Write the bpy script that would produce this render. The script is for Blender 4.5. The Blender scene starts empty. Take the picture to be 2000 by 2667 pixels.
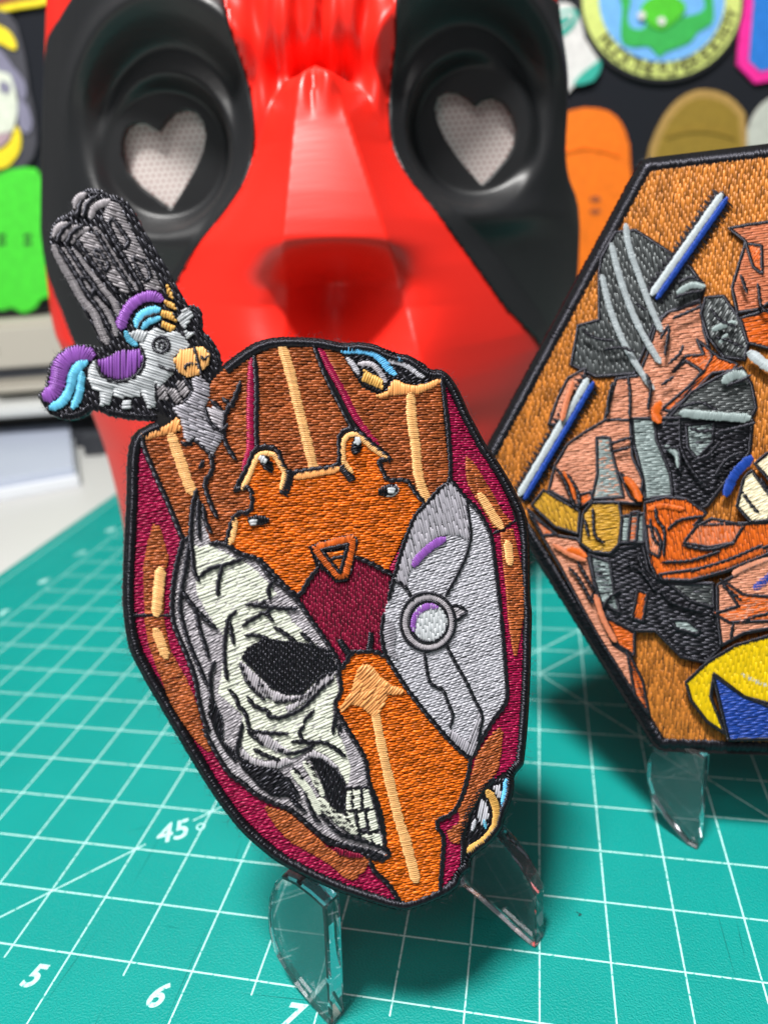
import bpy, bmesh, math, random
import numpy as np
from mathutils import Vector, Matrix
from mathutils.geometry import tessellate_polygon
random.seed(7); RNG = np.random.default_rng(11)
SC = bpy.context.scene; COL = SC.collection
MM = 0.001

# ------------------------------------------------------------------ camera
RC = np.array([[0.97955639, 0.18992757, -0.06630829],
               [0.0119679, -0.38404846, -0.92323537],
               [-0.20081344, 0.90356754, -0.37847016]])      # camera right / down / forward, world axes
CP = np.array([99.73090286, -84.19826321, 128.92862627])     # millimetres above the mat
FP = 1910.63
cam = bpy.data.cameras.new('camera'); co = bpy.data.objects.new('camera', cam); COL.objects.link(co)
cam.sensor_fit = 'VERTICAL'; cam.sensor_height = 36; cam.sensor_width = 27
cam.lens = FP / 2667 * 36
cam.clip_start = 0.01; cam.clip_end = 20
r, d, f = RC
co.matrix_world = Matrix(((r[0], -d[0], -f[0], CP[0]*MM), (r[1], -d[1], -f[1], CP[1]*MM), (r[2], -d[2], -f[2], CP[2]*MM), (0, 0, 0, 1)))
cam.dof.use_dof = True; cam.dof.focus_distance = 0.121; cam.dof.aperture_fstop = cam.lens / 1.9
cam.dof.aperture_blades = 0
SC.camera = co

# ------------------------------------------------------------------ light
SC.view_settings.view_transform = 'Standard'; SC.view_settings.look = 'None'
SC.view_settings.exposure = 0.0; SC.view_settings.gamma = 1
w = bpy.data.worlds.new('World'); SC.world = w; w.use_nodes = True
w.node_tree.nodes['Background'].inputs[0].default_value = (0.86, 0.93, 1.0, 1)
w.node_tree.nodes['Background'].inputs[1].default_value = 0.115
def area(name, loc, target, sx, sy, power, col):
    L = bpy.data.lights.new(name, 'AREA'); L.shape = 'RECTANGLE'; L.size = sx; L.size_y = sy
    L.energy = power; L.color = col
    o = bpy.data.objects.new(name, L); COL.objects.link(o); o.location = loc
    o.rotation_euler = (Vector(target) - Vector(loc)).to_track_quat('-Z', 'Y').to_euler(); return o
area('ceiling_lamp', (0.0, -0.18, 0.80), (0.10, 0.03, 0.0), 0.14, 0.08, 12.5, (1.0, 0.98, 0.95))
area('desk_lamp', (-0.02, -0.46, 0.72), (0.06, 0.1, 0.10), 0.50, 0.30, 1.8, (1.0, 0.97, 0.95))  # soft fill panel added above and behind the camera to brighten upright faces
SC.cycles.use_denoising = True
SC.cycles.max_bounces = 10; SC.cycles.transmission_bounces = 8
SC.cycles.caustics_reflective = False

# ------------------------------------------------------------------ pixels of the reference -> points on real planes
TILES = {0: (0, 0, 1.0), 1: (0, 400, 2.765), 2: (500, 800, 2.765), 3: (900, 800, 2.765), 4: (300, 1100, 2.765),
         5: (400, 1600, 2.765), 6: (850, 1600, 2.765), 7: (1250, 1100, 2.212), 8: (1400, 300, 2.765), 9: (0, 700, 2.765),
         10: (0, 0, .8295), 11: (1400, 0, 2.765), 12: (700, 1867, 2.765), 13: (1100, 2000, 4.1475), 14: (1020, 1500, 7.54)}
def src(spec):
    t = 0; out = []
    for it in spec:
        if isinstance(it, int): t = it
        else:
            x0, y0, s = TILES[t]; out.append((x0 + it[0]/s, y0 + it[1]/s))
    return np.array(out, float)
def rays(q):
    q = np.atleast_2d(q); dc = np.c_[(q[:, 0]-1000)/FP, (q[:, 1]-1333.5)/FP, np.ones(len(q))]
    return dc @ RC
class Plane:
    def __init__(s, O, u, v):
        s.O = np.array(O, float); s.u = np.array(u, float); s.v = np.array(v, float); s.n = np.cross(s.u, s.v)
    def uv(s, q):
        R = rays(q); t = ((s.O-CP) @ s.n)/(R @ s.n); X = CP + R*t[:, None] - s.O
        return np.c_[X @ s.u, X @ s.v]
    def matrix(s):
        u, v, n, O = s.u, s.v, s.n, s.O*MM
        return Matrix(((u[0], v[0], n[0], O[0]), (u[1], v[1], n[1], O[1]), (u[2], v[2], n[2], O[2]), (0, 0, 0, 1)))
def patch_plane(O, az, lean):
    a, l = math.radians(az), math.radians(lean)
    b = np.array([-math.sin(a), math.cos(a), 0])
    return Plane(O, (math.cos(a), math.sin(a), 0), np.array([0, 0, math.cos(l)]) + b*math.sin(l))
HD = np.array([-0.20081344, 0.90356754, 0]); HD /= np.linalg.norm(HD)      # where the camera looks, level
HR = np.array([HD[1], -HD[0], 0])
def wall_plane(dist): return Plane(np.array([CP[0], CP[1], 0]) + HD*dist, HR, (0, 0, 1))
def project(X):
    Y = (X-CP) @ RC.T
    return np.c_[1000 + FP*Y[:, 0]/Y[:, 2], 1333.5 + FP*Y[:, 1]/Y[:, 2]]
def smooth(P, n=4, closed=False):
    P = np.asarray(P)
    if len(P) < 3: return P
    Q = np.vstack([P[-1], P, P[0], P[1]]) if closed else np.vstack([2*P[0]-P[1], P, 2*P[-1]-P[-2]])
    out = []
    for i in range(1, len(Q)-2):
        p0, p1, p2, p3 = Q[i-1], Q[i], Q[i+1], Q[i+2]
        for k in range(n):
            t = k/n
            out.append(.5*(2*p1 + (p2-p0)*t + (2*p0-5*p1+4*p2-p3)*t*t + (3*p1-p0-3*p2+p3)*t**3))
    if not closed: out.append(P[-1])
    return np.array(out)
def resample(P, step, closed=False):
    if closed: P = np.vstack([P, P[:1]])
    s = np.r_[0, np.cumsum(np.linalg.norm(np.diff(P, axis=0), axis=1))]
    n = max(2, int(round(s[-1]/step)) + 1); t = np.linspace(0, s[-1], n)
    Q = np.c_[np.interp(t, s, P[:, 0]), np.interp(t, s, P[:, 1])]
    return Q[:-1] if closed else Q

# ------------------------------------------------------------------ objects
def link(name, me, parent=None, mats=()):
    o = bpy.data.objects.new(name, me); COL.objects.link(o)
    for m in mats: me.materials.append(m)
    if parent is not None: o.parent = parent
    return o
def mesh(name, V, F, mat=None, parent=None, sm=False):
    me = bpy.data.meshes.new(name); me.from_pydata([tuple(p) for p in np.asarray(V)], [], [tuple(int(i) for i in q) for q in F]); me.update()
    if sm: me.polygons.foreach_set('use_smooth', [True]*len(me.polygons))
    return link(name, me, parent, [mat] if mat else [])
def tag(o, label=None, cat=None, group=None, kind=None):
    for k, x in (('label', label), ('category', cat), ('group', group), ('kind', kind)):
        if x: o[k] = x
    return o
def empty(name, loc=(0, 0, 0), mat=None):
    o = bpy.data.objects.new(name, None); COL.objects.link(o); o.empty_display_size = .01
    if mat is not None: o.matrix_world = mat
    else: o.location = loc
    return o
def tess(P):
    return tessellate_polygon([[Vector((p[0], p[1], 0)) for p in P]])
def prism(name, P, z0, z1, mat, parent=None, bev=0, M=None):
    """solid with outline P (millimetres in the parent's xy) between z0 and z1"""
    bm = bmesh.new(); P = np.asarray(P)*MM
    lo = [bm.verts.new((p[0], p[1], z0*MM)) for p in P]; hi = [bm.verts.new((p[0], p[1], z1*MM)) for p in P]
    n = len(P)
    for i in range(n): bm.faces.new((lo[i], lo[(i+1) % n], hi[(i+1) % n], hi[i]))
    for t in tess(P):
        try: bm.faces.new([hi[i] for i in t]); bm.faces.new([lo[i] for i in reversed(t)])
        except ValueError: pass
    bmesh.ops.recalc_face_normals(bm, faces=bm.faces)
    if bev:
        bmesh.ops.dissolve_limit(bm, angle_limit=.02, verts=bm.verts, edges=bm.edges)
        es = [e for e in bm.edges if len(e.link_faces) == 2 and e.calc_face_angle(0) > .6]
        bmesh.ops.bevel(bm, geom=es, offset=bev*MM, segments=2, profile=.6, affect='EDGES', clamp_overlap=True)
    me = bpy.data.meshes.new(name); bm.to_mesh(me); bm.free()
    if M is not None: me.transform(M)
    return link(name, me, parent, [mat])
def box(name, lo, hi, mat, parent=None, bev=0, M=None):
    return prism(name, [(lo[0], lo[1]), (hi[0], lo[1]), (hi[0], hi[1]), (lo[0], hi[1])], lo[2], hi[2], mat, parent, bev, M)

# ------------------------------------------------------------------ materials
def lin(c):
    return tuple((x/12.92 if x <= .04045 else ((x+.055)/1.055)**2.4) for x in (v/255 for v in c)) + (1,)
def material(name, col, rough=.5, spec=.5, srgb=True, **kw):
    m = bpy.data.materials.new(name); m.use_nodes = True; b = m.node_tree.nodes['Principled BSDF']
    b.inputs['Base Color'].default_value = lin(col) if srgb else (*col, 1)
    b.inputs['Roughness'].default_value = rough; b.inputs['Specular IOR Level'].default_value = spec
    for k, x in kw.items(): b.inputs[k.replace('_', ' ')].default_value = x
    return m
def noise_bump(m, scale, strength, dist, detail=4, stretch=None, rough_var=0):
    nt = m.node_tree; b = nt.nodes['Principled BSDF']; tc = nt.nodes.new('ShaderNodeTexCoord'); n = nt.nodes.new('ShaderNodeTexNoise')
    src_ = tc.outputs['Object']
    if stretch:
        mp = nt.nodes.new('ShaderNodeMapping'); mp.inputs['Scale'].default_value = stretch
        nt.links.new(src_, mp.inputs[0]); src_ = mp.outputs[0]
    nt.links.new(src_, n.inputs['Vector']); n.inputs['Scale'].default_value = scale; n.inputs['Detail'].default_value = detail
    bp = nt.nodes.new('ShaderNodeBump'); bp.inputs['Strength'].default_value = strength; bp.inputs['Distance'].default_value = dist
    nt.links.new(n.outputs['Fac'], bp.inputs['Height']); nt.links.new(bp.outputs[0], b.inputs['Normal'])
    return m
def color_noise(m, scale, amount, detail=3):
    """uneven dye or wear: lightens and darkens the base colour a little"""
    nt = m.node_tree; b = nt.nodes['Principled BSDF']; tc = nt.nodes.new('ShaderNodeTexCoord'); n = nt.nodes.new('ShaderNodeTexNoise')
    n.inputs['Scale'].default_value = scale; n.inputs['Detail'].default_value = detail
    nt.links.new(tc.outputs['Object'], n.inputs['Vector'])
    mr = nt.nodes.new('ShaderNodeMapRange'); mr.inputs[1].default_value = .3; mr.inputs[2].default_value = .7
    mr.inputs[3].default_value = 1-amount; mr.inputs[4].default_value = 1+amount
    nt.links.new(n.outputs['Fac'], mr.inputs[0])
    hv = nt.nodes.new('ShaderNodeHueSaturation'); hv.inputs['Color'].default_value = b.inputs['Base Color'].default_value
    nt.links.new(mr.outputs[0], hv.inputs['Value']); nt.links.new(hv.outputs[0], b.inputs['Base Color'])
    return m
def thread(name, col, rough=.34, spec=.6, var=.42, sheen=.0):
    m = material(name, col, rough, spec); nt = m.node_tree; b = nt.nodes['Principled BSDF']
    at = nt.nodes.new('ShaderNodeAttribute'); at.attribute_name = 'tone'
    mr = nt.nodes.new('ShaderNodeMapRange'); mr.inputs[3].default_value = 1-var; mr.inputs[4].default_value = 1+var
    nt.links.new(at.outputs['Fac'], mr.inputs[0])
    hv = nt.nodes.new('ShaderNodeHueSaturation'); hv.inputs['Color'].default_value = b.inputs['Base Color'].default_value
    nt.links.new(mr.outputs[0], hv.inputs['Value']); nt.links.new(hv.outputs[0], b.inputs['Base Color'])
    c_ = lin(col); mx = max(c_[:3]); b.inputs['Specular Tint'].default_value = (*[.25 + .75*x/mx for x in c_[:3]], 1)
    if sheen: b.inputs['Sheen Weight'].default_value = sheen
    return m
T = {k: thread('thread_'+k, c, **kw) for k, c, kw in (
    ('orange', (200, 100, 24), {}), ('brown', (150, 81, 43), {}), ('dark_orange', (178, 84, 30), {}), ('tan', (224, 174, 114), dict(var=.1)),
    ('peach', (216, 152, 92), dict(var=.1)), ('magenta', (136, 17, 60), dict(var=.3)), ('maroon', (104, 16, 42), dict(var=.4)),
    ('grey', (172, 172, 180), dict(var=.12)), ('mid_grey', (146, 144, 152), dict(var=.12)), ('warm_grey', (160, 156, 162), dict(var=.15)),
    ('gun_grey', (132, 128, 132), dict(var=.2)), ('bone', (203, 207, 193), dict(rough=.6, spec=.25, var=.05)), ('black', (13, 13, 16), dict(var=.5, rough=.33, spec=.4)),
    ('white', (172, 176, 180), dict(var=.06)), ('purple', (122, 74, 150), dict(var=.15)), ('blue', (92, 170, 200), dict(var=.15)), ('sky', (104, 186, 234), dict(var=.1)),
    ('gold', (206, 160, 86), dict(var=.12)), ('sand', (216, 164, 102), dict(var=.1)),
    ('bronze', (162, 100, 40), {}), ('charcoal', (58, 61, 62), dict(var=.25)), ('slate', (122, 134, 134), dict(var=.12)), ('salmon', (190, 130, 104), dict(var=.1)),
    ('rust', (190, 90, 28), dict(var=.15)), ('mustard', (176, 134, 44), dict(var=.15)), ('royal', (26, 58, 134), dict(var=.2)), ('yellow', (196, 166, 14), dict(var=.12)),
    ('cream', (206, 196, 168), dict(var=.08)), ('steel', (166, 174, 178), dict(var=.06)), ('terracotta', (186, 112, 80), dict(var=.1)))}
M_TWILL = noise_bump(material('black_twill', (18, 18, 20), .9, .2), 900, .6, .0003)
PALE = ('bone', 'white', 'steel', 'cream', 'tan', 'peach', 'sand', 'gold', 'yellow')
M_FUZZ = material('lint_fibre', (52, 52, 56), .8, .3)

# ------------------------------------------------------------------ embroidery: every stitch is a little ridge of thread
TT = np.array([0, .12, .5, .88, 1]); PR = np.array([.0, .8, 1, .8, .0])
def stitches(name, P0, P1, W, H, Z, tone, mat, parent, base=None, basez=0):
    P0 = np.asarray(P0); P1 = np.asarray(P1); N = len(P0)
    W = np.broadcast_to(np.asarray(W, float), N); H = np.broadcast_to(np.asarray(H, float), N); Z = np.broadcast_to(np.asarray(Z, float), N)
    D = P1-P0; L = np.linalg.norm(D, axis=1)[:, None] + 1e-9; n = np.c_[-D[:, 1], D[:, 0]]/L
    V = np.zeros((N, 5, 3, 3))
    bow = RNG.normal(0, .03, N)
    for i, t in enumerate(TT):
        c = P0 + D*t + n*(bow*math.sin(math.pi*t))[:, None]
        hw = (W*(.62 if i in (0, 4) else 1))[:, None]/2
        for j, sgn in enumerate((-1, 0, 1)):
            V[:, i, j, :2] = c + n*hw*sgn
            V[:, i, j, 2] = Z + H*PR[i]*(1 if j == 1 else .12) - (.03 if j != 1 else 0)
    idx = np.arange(N*15).reshape(N, 5, 3); F = []
    for i in range(4):
        for j in range(2):
            F.append(np.stack([idx[:, i, j], idx[:, i+1, j], idx[:, i+1, j+1], idx[:, i, j+1]], -1))
    F = np.concatenate([q[:, ::-1] for q in F]); V = V.reshape(-1, 3)*MM
    tn = np.repeat(np.broadcast_to(tone, N), 15)
    nb = 0
    me = bpy.data.meshes.new(name)
    Fl = F.ravel(); starts = np.arange(0, len(F)*4, 4); tot = np.full(len(F), 4)
    if base is not None and len(base) > 2:
        tr = np.array(tess(base)); b0 = len(V)
        a = base[tr[:, 0]]; b = base[tr[:, 1]]; c = base[tr[:, 2]]
        s = np.cross(np.c_[b-a, np.zeros(len(a))], np.c_[c-a, np.zeros(len(a))])[:, 2] < 0
        tr[s] = tr[s][:, ::-1]
        V = np.vstack([V, np.c_[base*MM, np.full(len(base), basez*MM)]]); tn = np.r_[tn, np.full(len(base), .3)]
        starts = np.r_[starts, len(Fl) + np.arange(0, len(tr)*3, 3)]; tot = np.r_[tot, np.full(len(tr), 3)]
        Fl = np.r_[Fl, (tr + b0).ravel()]
    me.vertices.add(len(V)); me.vertices.foreach_set('co', V.ravel())
    me.loops.add(len(Fl)); me.loops.foreach_set('vertex_index', Fl.astype(np.int32))
    me.polygons.add(len(tot)); me.polygons.foreach_set('loop_start', starts.astype(np.int32)); me.polygons.foreach_set('loop_total', tot.astype(np.int32))
    me.polygons.foreach_set('use_smooth', np.ones(len(tot), bool))
    me.update(calc_edges=True)
    at = me.attributes.new('tone', 'FLOAT', 'POINT'); at.data.foreach_set('value', tn.astype(np.float32))
    me.materials.append(mat); me.materials.append(mat if mat.name[7:] in PALE else M_TWILL)
    if base is not None and len(base) > 2: me.polygons.foreach_set('material_index', (np.arange(len(tot)) >= len(F)).astype(np.int32))
    return link(name, me, parent)
def scan(P, ang, pitch, L, jit=.12, ext=.12, phase=(0, .36, .72, .18, .54)):
    a = math.radians(ang); R = np.array([[math.cos(a), math.sin(a)], [-math.sin(a), math.cos(a)]])
    Q = P @ R.T; A, B = [], []
    y = Q[:, 1].min() + pitch*.4; k = 0
    X1, Y1 = Q[:, 0], Q[:, 1]; X2, Y2 = np.roll(X1, -1), np.roll(Y1, -1)
    while y < Q[:, 1].max():
        c = (Y1 > y) != (Y2 > y)
        xs = np.sort(X1[c] + (y-Y1[c])*(X2[c]-X1[c])/(Y2[c]-Y1[c]))
        for i in range(0, len(xs)-1, 2):
            x0, x1 = xs[i]-random.uniform(0, ext), xs[i+1]+random.uniform(0, ext)
            if x1-x0 < .15: continue
            if L is None: cuts = [x0, x1]
            else:
                off = phase[k % len(phase)]*L; m = math.floor((x0-off)/L)+1; cuts = [x0]
                while off + m*L < x1:
                    x = off + m*L + random.uniform(-.18, .18)*L
                    if x-cuts[-1] > .35*L and x1-x > .25*L: cuts.append(x)
                    m += 1
                cuts.append(x1)
            for p, q in zip(cuts[:-1], cuts[1:]):
                A.append((p-.04, y+random.gauss(0, jit*pitch))); B.append((q+.04, y+random.gauss(0, jit*pitch)))
        y += pitch; k += 1
    if not A: A, B = [Q.mean(0)-[.1, 0]], [Q.mean(0)+[.1, 0]]
    return np.array(A) @ R, np.array(B) @ R

class Stitcher:
    def __init__(s, plane, parent, mmpz, pitch=.38): s.pl = plane; s.root = parent; s.k = mmpz; s.pitch = pitch
    def fill(s, name, mat, spec, ang=0, z=.05, L=1.3, h=.22, sm=0, parent=None, label=None, pitch=None, uv=False):
        P = np.asarray(spec) if uv else s.pl.uv(src(spec))
        if sm: P = smooth(P, sm, True)
        w_ = pitch or s.pitch
        A, B = scan(P, ang, w_, L)
        n = len(A)
        o = stitches(name, A, B, w_*(1.12 if mat in PALE else .94)*RNG.uniform(.85, 1.12, n), h*1.3*RNG.uniform(.6, 1.25, n), z + RNG.uniform(0, .05, n), RNG.uniform(0, 1, n), T[mat], parent or s.root, P, z)
        if label: o['label'] = label
        return o
    def satin(s, name, mat, spec, width, z=.3, h=.26, pitch=.30, slant=.25, closed=False, sm=4, taper=True, parent=None, label=None, uv=False, bead=0):
        P = np.asarray(spec) if uv else s.pl.uv(src(spec)); wd = width*s.k
        P = smooth(P, sm, closed); P = resample(P, pitch, closed)
        tg = np.gradient(P, axis=0) if not closed else np.roll(P, -1, 0)-np.roll(P, 1, 0)
        tg /= np.linalg.norm(tg, axis=1)[:, None]+1e-9; n = np.c_[-tg[:, 1], tg[:, 0]]
        W = np.full(len(P), wd)*RNG.uniform(.88, 1.12, len(P))
        if taper and not closed:
            m = min(2, len(P)//3)
            for i in range(m): W[i] *= .55+.2*i; W[-1-i] *= .55+.2*i
        if bead:      # the needle goes back down every millimetre or so: the cord swells and dips
            ph_ = np.arange(len(P))*pitch/1.15*2*math.pi + RNG.uniform(0, 6); W = W*(1 + bead*np.sin(ph_)); z = z + .07*np.sin(ph_)
        off = n*W[:, None]/2; sl = tg*slant*min(wd, 1)/2
        return_ = stitches(name, P-off-sl, P+off+sl, pitch*1.2, h*.8*RNG.uniform(.85, 1.15, len(P)), z, RNG.uniform(0, 1, len(P)), T[mat], parent or s.root)
        if label: return_['label'] = label
        return return_
    def line(s, spec, width=26, z=.33, h=.24, closed=False, mat='black', name='outline', parent=None, sm=4):
        return s.satin(name, mat, spec, width, z, h, .25, .9, closed, sm, True, parent, bead=.26)
    def border(s, name, mat, P, inset, width, z0, z1, hump, pitch=.26, closed=False, sign=1, slant=.3):
        P = resample(P, pitch, closed)
        tg = np.gradient(P, axis=0) if not closed else np.roll(P, -1, 0)-np.roll(P, 1, 0)
        tg /= np.linalg.norm(tg, axis=1)[:, None]+1e-9; n = np.c_[-tg[:, 1], tg[:, 0]]*sign
        N = len(P); K = 8; V = np.zeros((N, K, 3, 3)); wj = RNG.normal(0, .06, (N, 1)); hj = RNG.uniform(.78, 1.18, N)
        for i in range(K):
            a = i/(K-1)
            c = P + n*(inset + width*a + wj*(1 if i in (0, K-1) else .4)) + tg*(slant*(a-.5)*width)
            z = z0*(1-a)+z1*a + hump*hj*math.sin(math.pi*a)**.65
            for j, sg in enumerate((-1, 0, 1)):
                V[:, i, j, :2] = c + tg*pitch*.62*sg
                V[:, i, j, 2] = z + (.10 if j == 1 else -.12)
        idx = np.arange(N*K*3).reshape(N, K, 3); F = []
        for i in range(K-1):
            for j in range(2): F.append(np.stack([idx[:, i, j], idx[:, i+1, j], idx[:, i+1, j+1], idx[:, i, j+1]], -1))
        F = np.concatenate(F)
        me = bpy.data.meshes.new(name); V = V.reshape(-1, 3)*MM
        me.vertices.add(len(V)); me.vertices.foreach_set('co', V.ravel())
        me.loops.add(F.size); me.loops.foreach_set('vertex_index', F.ravel().astype(np.int32))
        me.polygons.add(len(F)); me.polygons.foreach_set('loop_start', np.arange(0, F.size, 4, dtype=np.int32)); me.polygons.foreach_set('loop_total', np.full(len(F), 4, np.int32))
        me.polygons.foreach_set('use_smooth', np.ones(len(F), bool)); me.update(calc_edges=True)
        at = me.attributes.new('tone', 'FLOAT', 'POINT'); at.data.foreach_set('value', np.repeat(RNG.uniform(0, 1, N), K*3).astype(np.float32))
        return link(name, me, s.root, [T[mat]])
    def fuzz(s, P, count, length=1.3):
        V, F = [], []
        for _ in range(count):
            p = P[random.randrange(len(P))]; a = random.uniform(0, 2*math.pi); q = np.array([p[0], p[1], random.uniform(-.4, .6)])
            dv = np.array([math.cos(a), math.sin(a), random.uniform(.1, .9)]); curl = random.uniform(-1.4, 1.4); ln = random.uniform(.35, 1)*length; b0 = len(V)
            for k in range(4):
                wv = .022*(1-k*.2); V += [q + (wv, 0, 0), q + (-wv*.5, wv*.87, 0), q + (-wv*.5, -wv*.87, .01)]
                c_, s_ = math.cos(curl*.5), math.sin(curl*.5); dv = np.array([dv[0]*c_-dv[1]*s_, dv[0]*s_+dv[1]*c_, dv[2]*.8]); q = q + dv*ln/3
            for k in range(3):
                for j in range(3): F.append((b0+k*3+j, b0+k*3+(j+1) % 3, b0+k*3+3+(j+1) % 3, b0+k*3+3+j))
        o = mesh('loose_fibres', np.array(V)*MM, F, M_FUZZ, s.root); o['kind'] = 'stuff'; return o

def polysign(P):
    x, y = P[:, 0], P[:, 1]; return 1 if (x*np.roll(y, -1)-y*np.roll(x, -1)).sum() > 0 else -1
# ------------------------------------------------------------------ table, cutting mat
M_TABLE = color_noise(noise_bump(material('white_laminate', (196, 196, 194), .42, .4), 220, .15, .0003), 6, .04)
table = box('table', (-1500, -420, -44), (900, 900, -3), M_TABLE, None, 0); tag(table, kind='structure')
M_MAT = color_noise(noise_bump(material('teal_vinyl', (0, 140, 133), .48, .28), 2600, .8, .0003, 2), 30, .06)
M_PRINT = noise_bump(material('pale_mint_print', (176, 228, 224), .55, .35), 1500, .3, .0002, 2)
nt_ = M_PRINT.node_tree; b_ = nt_.nodes['Principled BSDF']; tc_ = nt_.nodes.new('ShaderNodeTexCoord'); n1 = nt_.nodes.new('ShaderNodeTexNoise'); n1.inputs['Scale'].default_value = 1100; n1.inputs['Detail'].default_value = 5
rp_ = nt_.nodes.new('ShaderNodeMapRange'); rp_.inputs[1].default_value = .34; rp_.inputs[2].default_value = .44; mx_ = nt_.nodes.new('ShaderNodeMix'); mx_.data_type = 'RGBA'      # print worn away in specks
mx_.inputs[6].default_value = lin((40, 160, 150)); mx_.inputs[7].default_value = lin((180, 230, 226)); nt_.links.new(tc_.outputs['Object'], n1.inputs['Vector']); nt_.links.new(n1.outputs['Fac'], rp_.inputs[0]); nt_.links.new(rp_.outputs[0], mx_.inputs[0]); nt_.links.new(mx_.outputs[2], b_.inputs['Base Color'])
mat_root = empty('cutting_mat'); tag(mat_root, 'teal self-healing cutting mat with a pale half-inch grid and inch numbers', 'cutting mat')
sheet = prism('sheet', [(-118, -60), (330, -60), (330, 420), (-118, 420)], -3, 0, M_MAT, mat_root, .6)
tag(sheet)
def strips(name, segs, wd, z=.02):
    V, F = [], []
    for (x0, y0, x1, y1) in segs:
        dx, dy = x1-x0, y1-y0; l = math.hypot(dx, dy); nx, ny = -dy/l*wd/2, dx/l*wd/2; b = len(V)
        V += [(x0-nx, y0-ny, z), (x1-nx, y1-ny, z), (x1+nx, y1+ny, z), (x0+nx, y0+ny, z)]; F.append((b, b+1, b+2, b+3))
    return mesh(name, np.array(V)*MM, F, M_PRINT, mat_root)
G = 12.7
for k in range(-7, 24):
    x = k*G; long_ = (k % 2 != 0)
    strips('grid_line', [(x, -2.7 if not long_ else -60, x, 25*G)], .3, .02 + .002*(k % 3))
for k in range(0, 26):
    strips('grid_line', [(-7*G, k*G, 320, k*G)], .3, .028 + .002*(k % 3))
strips('grid_line', [(-112, -50, -112, 400)], .3, .02); strips('grid_line', [(-112, 26.6*G, 320, 26.6*G)], .3, .022)
# the 45 degree guides: one through the corner beside its numeral, the other away behind the hexagonal patch
strips('angle_line', [(-60, -48.8, 14.4, 26.9)], .32, .035); strips('angle_line', [(22.3, 34.9, 130, 142.5)], .32, .037)
strips('angle_line', [(8*G, 8*G, 14*G, 2*G)], .32, .039); strips('angle_line', [(8*G, 8*G, 11*G, 11*G)], .32, .041)
strips('angle_line', [(-40, 30, -90, 80)], .3, .036)
def numeral(txt, x, y, size, shear=.22, offset=.0, rot=0, name='numeral', sx=1):
    c = bpy.data.curves.new(name, 'FONT'); c.body = txt; c.size = size*MM; c.shear = shear; c.offset = offset*MM; c.align_x = 'CENTER'; c.align_y = 'CENTER'
    o = bpy.data.objects.new(name, c); me = bpy.data.meshes.new_from_object(o); bpy.data.objects.remove(o); bpy.data.curves.remove(c)
    me.name = name; me.transform(Matrix.Diagonal((sx, 1, 1, 1)))
    n = link(name, me, mat_root, [M_PRINT]); n.location = (x*MM, y*MM, .045*MM); n.rotation_euler = (0, 0, rot); return n
for i in range(1, 13): numeral(str(i), 12.7 + 25.4*(i-5) - 4.7, -5.4, 6.3, .25, .16)
for i in range(1, 12): numeral(str(i), -94.5, 25.4*i - 5.6, 6.3, .25, .16)
numeral('45', 18.9, 30.9, 8.0, .15, .1, math.radians(27), sx=.92)
ring_ = [(24.9+r_*math.cos(k*math.pi/12), 33.4+r_*math.sin(k*math.pi/12), .045) for r_ in (1.05, .72) for k in range(24)]
mesh('degree_mark', np.array(ring_)*MM, [(k, (k+1) % 24, 24+(k+1) % 24, 24+k) for k in range(24)], M_PRINT, mat_root)
M_WHITE = material('white_card', (222, 226, 232), .35, .45); M_BEIGE = color_noise(material('beige_plastic', (182, 176, 164), .5, .4), 9, .05)
M_GREYW = material('grey_white_plastic', (206, 208, 206), .45, .4); M_DARK = material('dark_grey_plastic', (52, 54, 60), .5, .4)
# white flat case lying on the table, front edge towards the mat
def table_pt(u, v, z=-3):
    R_ = rays([(u, v)])[0]; X = CP + R_*(z-CP[2])/R_[2]; return X[:2]
a, b, c_, d_ = table_pt(-60, 1318), table_pt(212, 1268), table_pt(196, 1139), table_pt(-60, 1160)
tray = empty('flat_case'); tag(tray, 'flat white case lying on the table left of the cutting mat', 'case')
prism('case_base', [a, b, c_, d_], -3, 3.6, M_WHITE, tray, .9)
ctr = (a+b+c_+d_)/4
prism('case_lid', [ctr+(p-ctr)*.955 for p in (a, b, c_, d_)], 3.6, 8.4, material('pale_blue_lid', (182, 190, 208), .3, .5), tray, .7)
sp_ = table_pt(232, 1156); 
# organiser of two drawers on a long white box, under the board
def wallbox(name, u0, v0, u1, v1, dist, depth, mat, parent, bev=1.2, zlo=None):
    pl = wall_plane(dist); A = pl.uv(np.array([(u0, v1), (u1, v0)], float)); z0, z1 = A[0, 1], A[1, 1]
    if zlo is not None: z0 = zlo
    x0, x1 = A[0, 0], A[1, 0]
    Mx = Matrix(((HR[0], HD[0], 0, pl.O[0]*MM), (HR[1], HD[1], 0, pl.O[1]*MM), (0, 0, 1, 0), (0, 0, 0, 1)))
    return box(name, (x0, 0, z0), (x1, depth, z1), mat, parent, bev, Mx)
st = empty('storage_box'); tag(st, 'long pale box at the back of the table under the drawer unit', 'storage box')
wallbox('body', -500, 1036, 330, 1126, 470, 60, M_GREYW, st, 2); wallbox('foot', -470, 1120, 300, 1150, 474, 50, M_DARK, st, .5, -3)  # foot: dark strip painted in for the shaded gap beneath the body
ds = empty('drawer_unit'); tag(ds, 'beige two-drawer unit standing on the long pale box', 'drawer unit')
wallbox('cabinet', -420, 812, 330, 1034, 486, 48, M_BEIGE, ds, 2)
wallbox('drawer_front', -10, 830, 322, 962, 482, 3.6, M_BEIGE, ds, 1.5); wallbox('drawer_front', -10, 982, 322, 1026, 482, 3.6, M_BEIGE, ds, 1.5)
wallbox('drawer_front', -410, 830, -18, 962, 482, 3.6, M_BEIGE, ds, 1.5); wallbox('drawer_gap', -410, 963, 322, 981, 485, .9, M_DARK, ds, .1)
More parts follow.
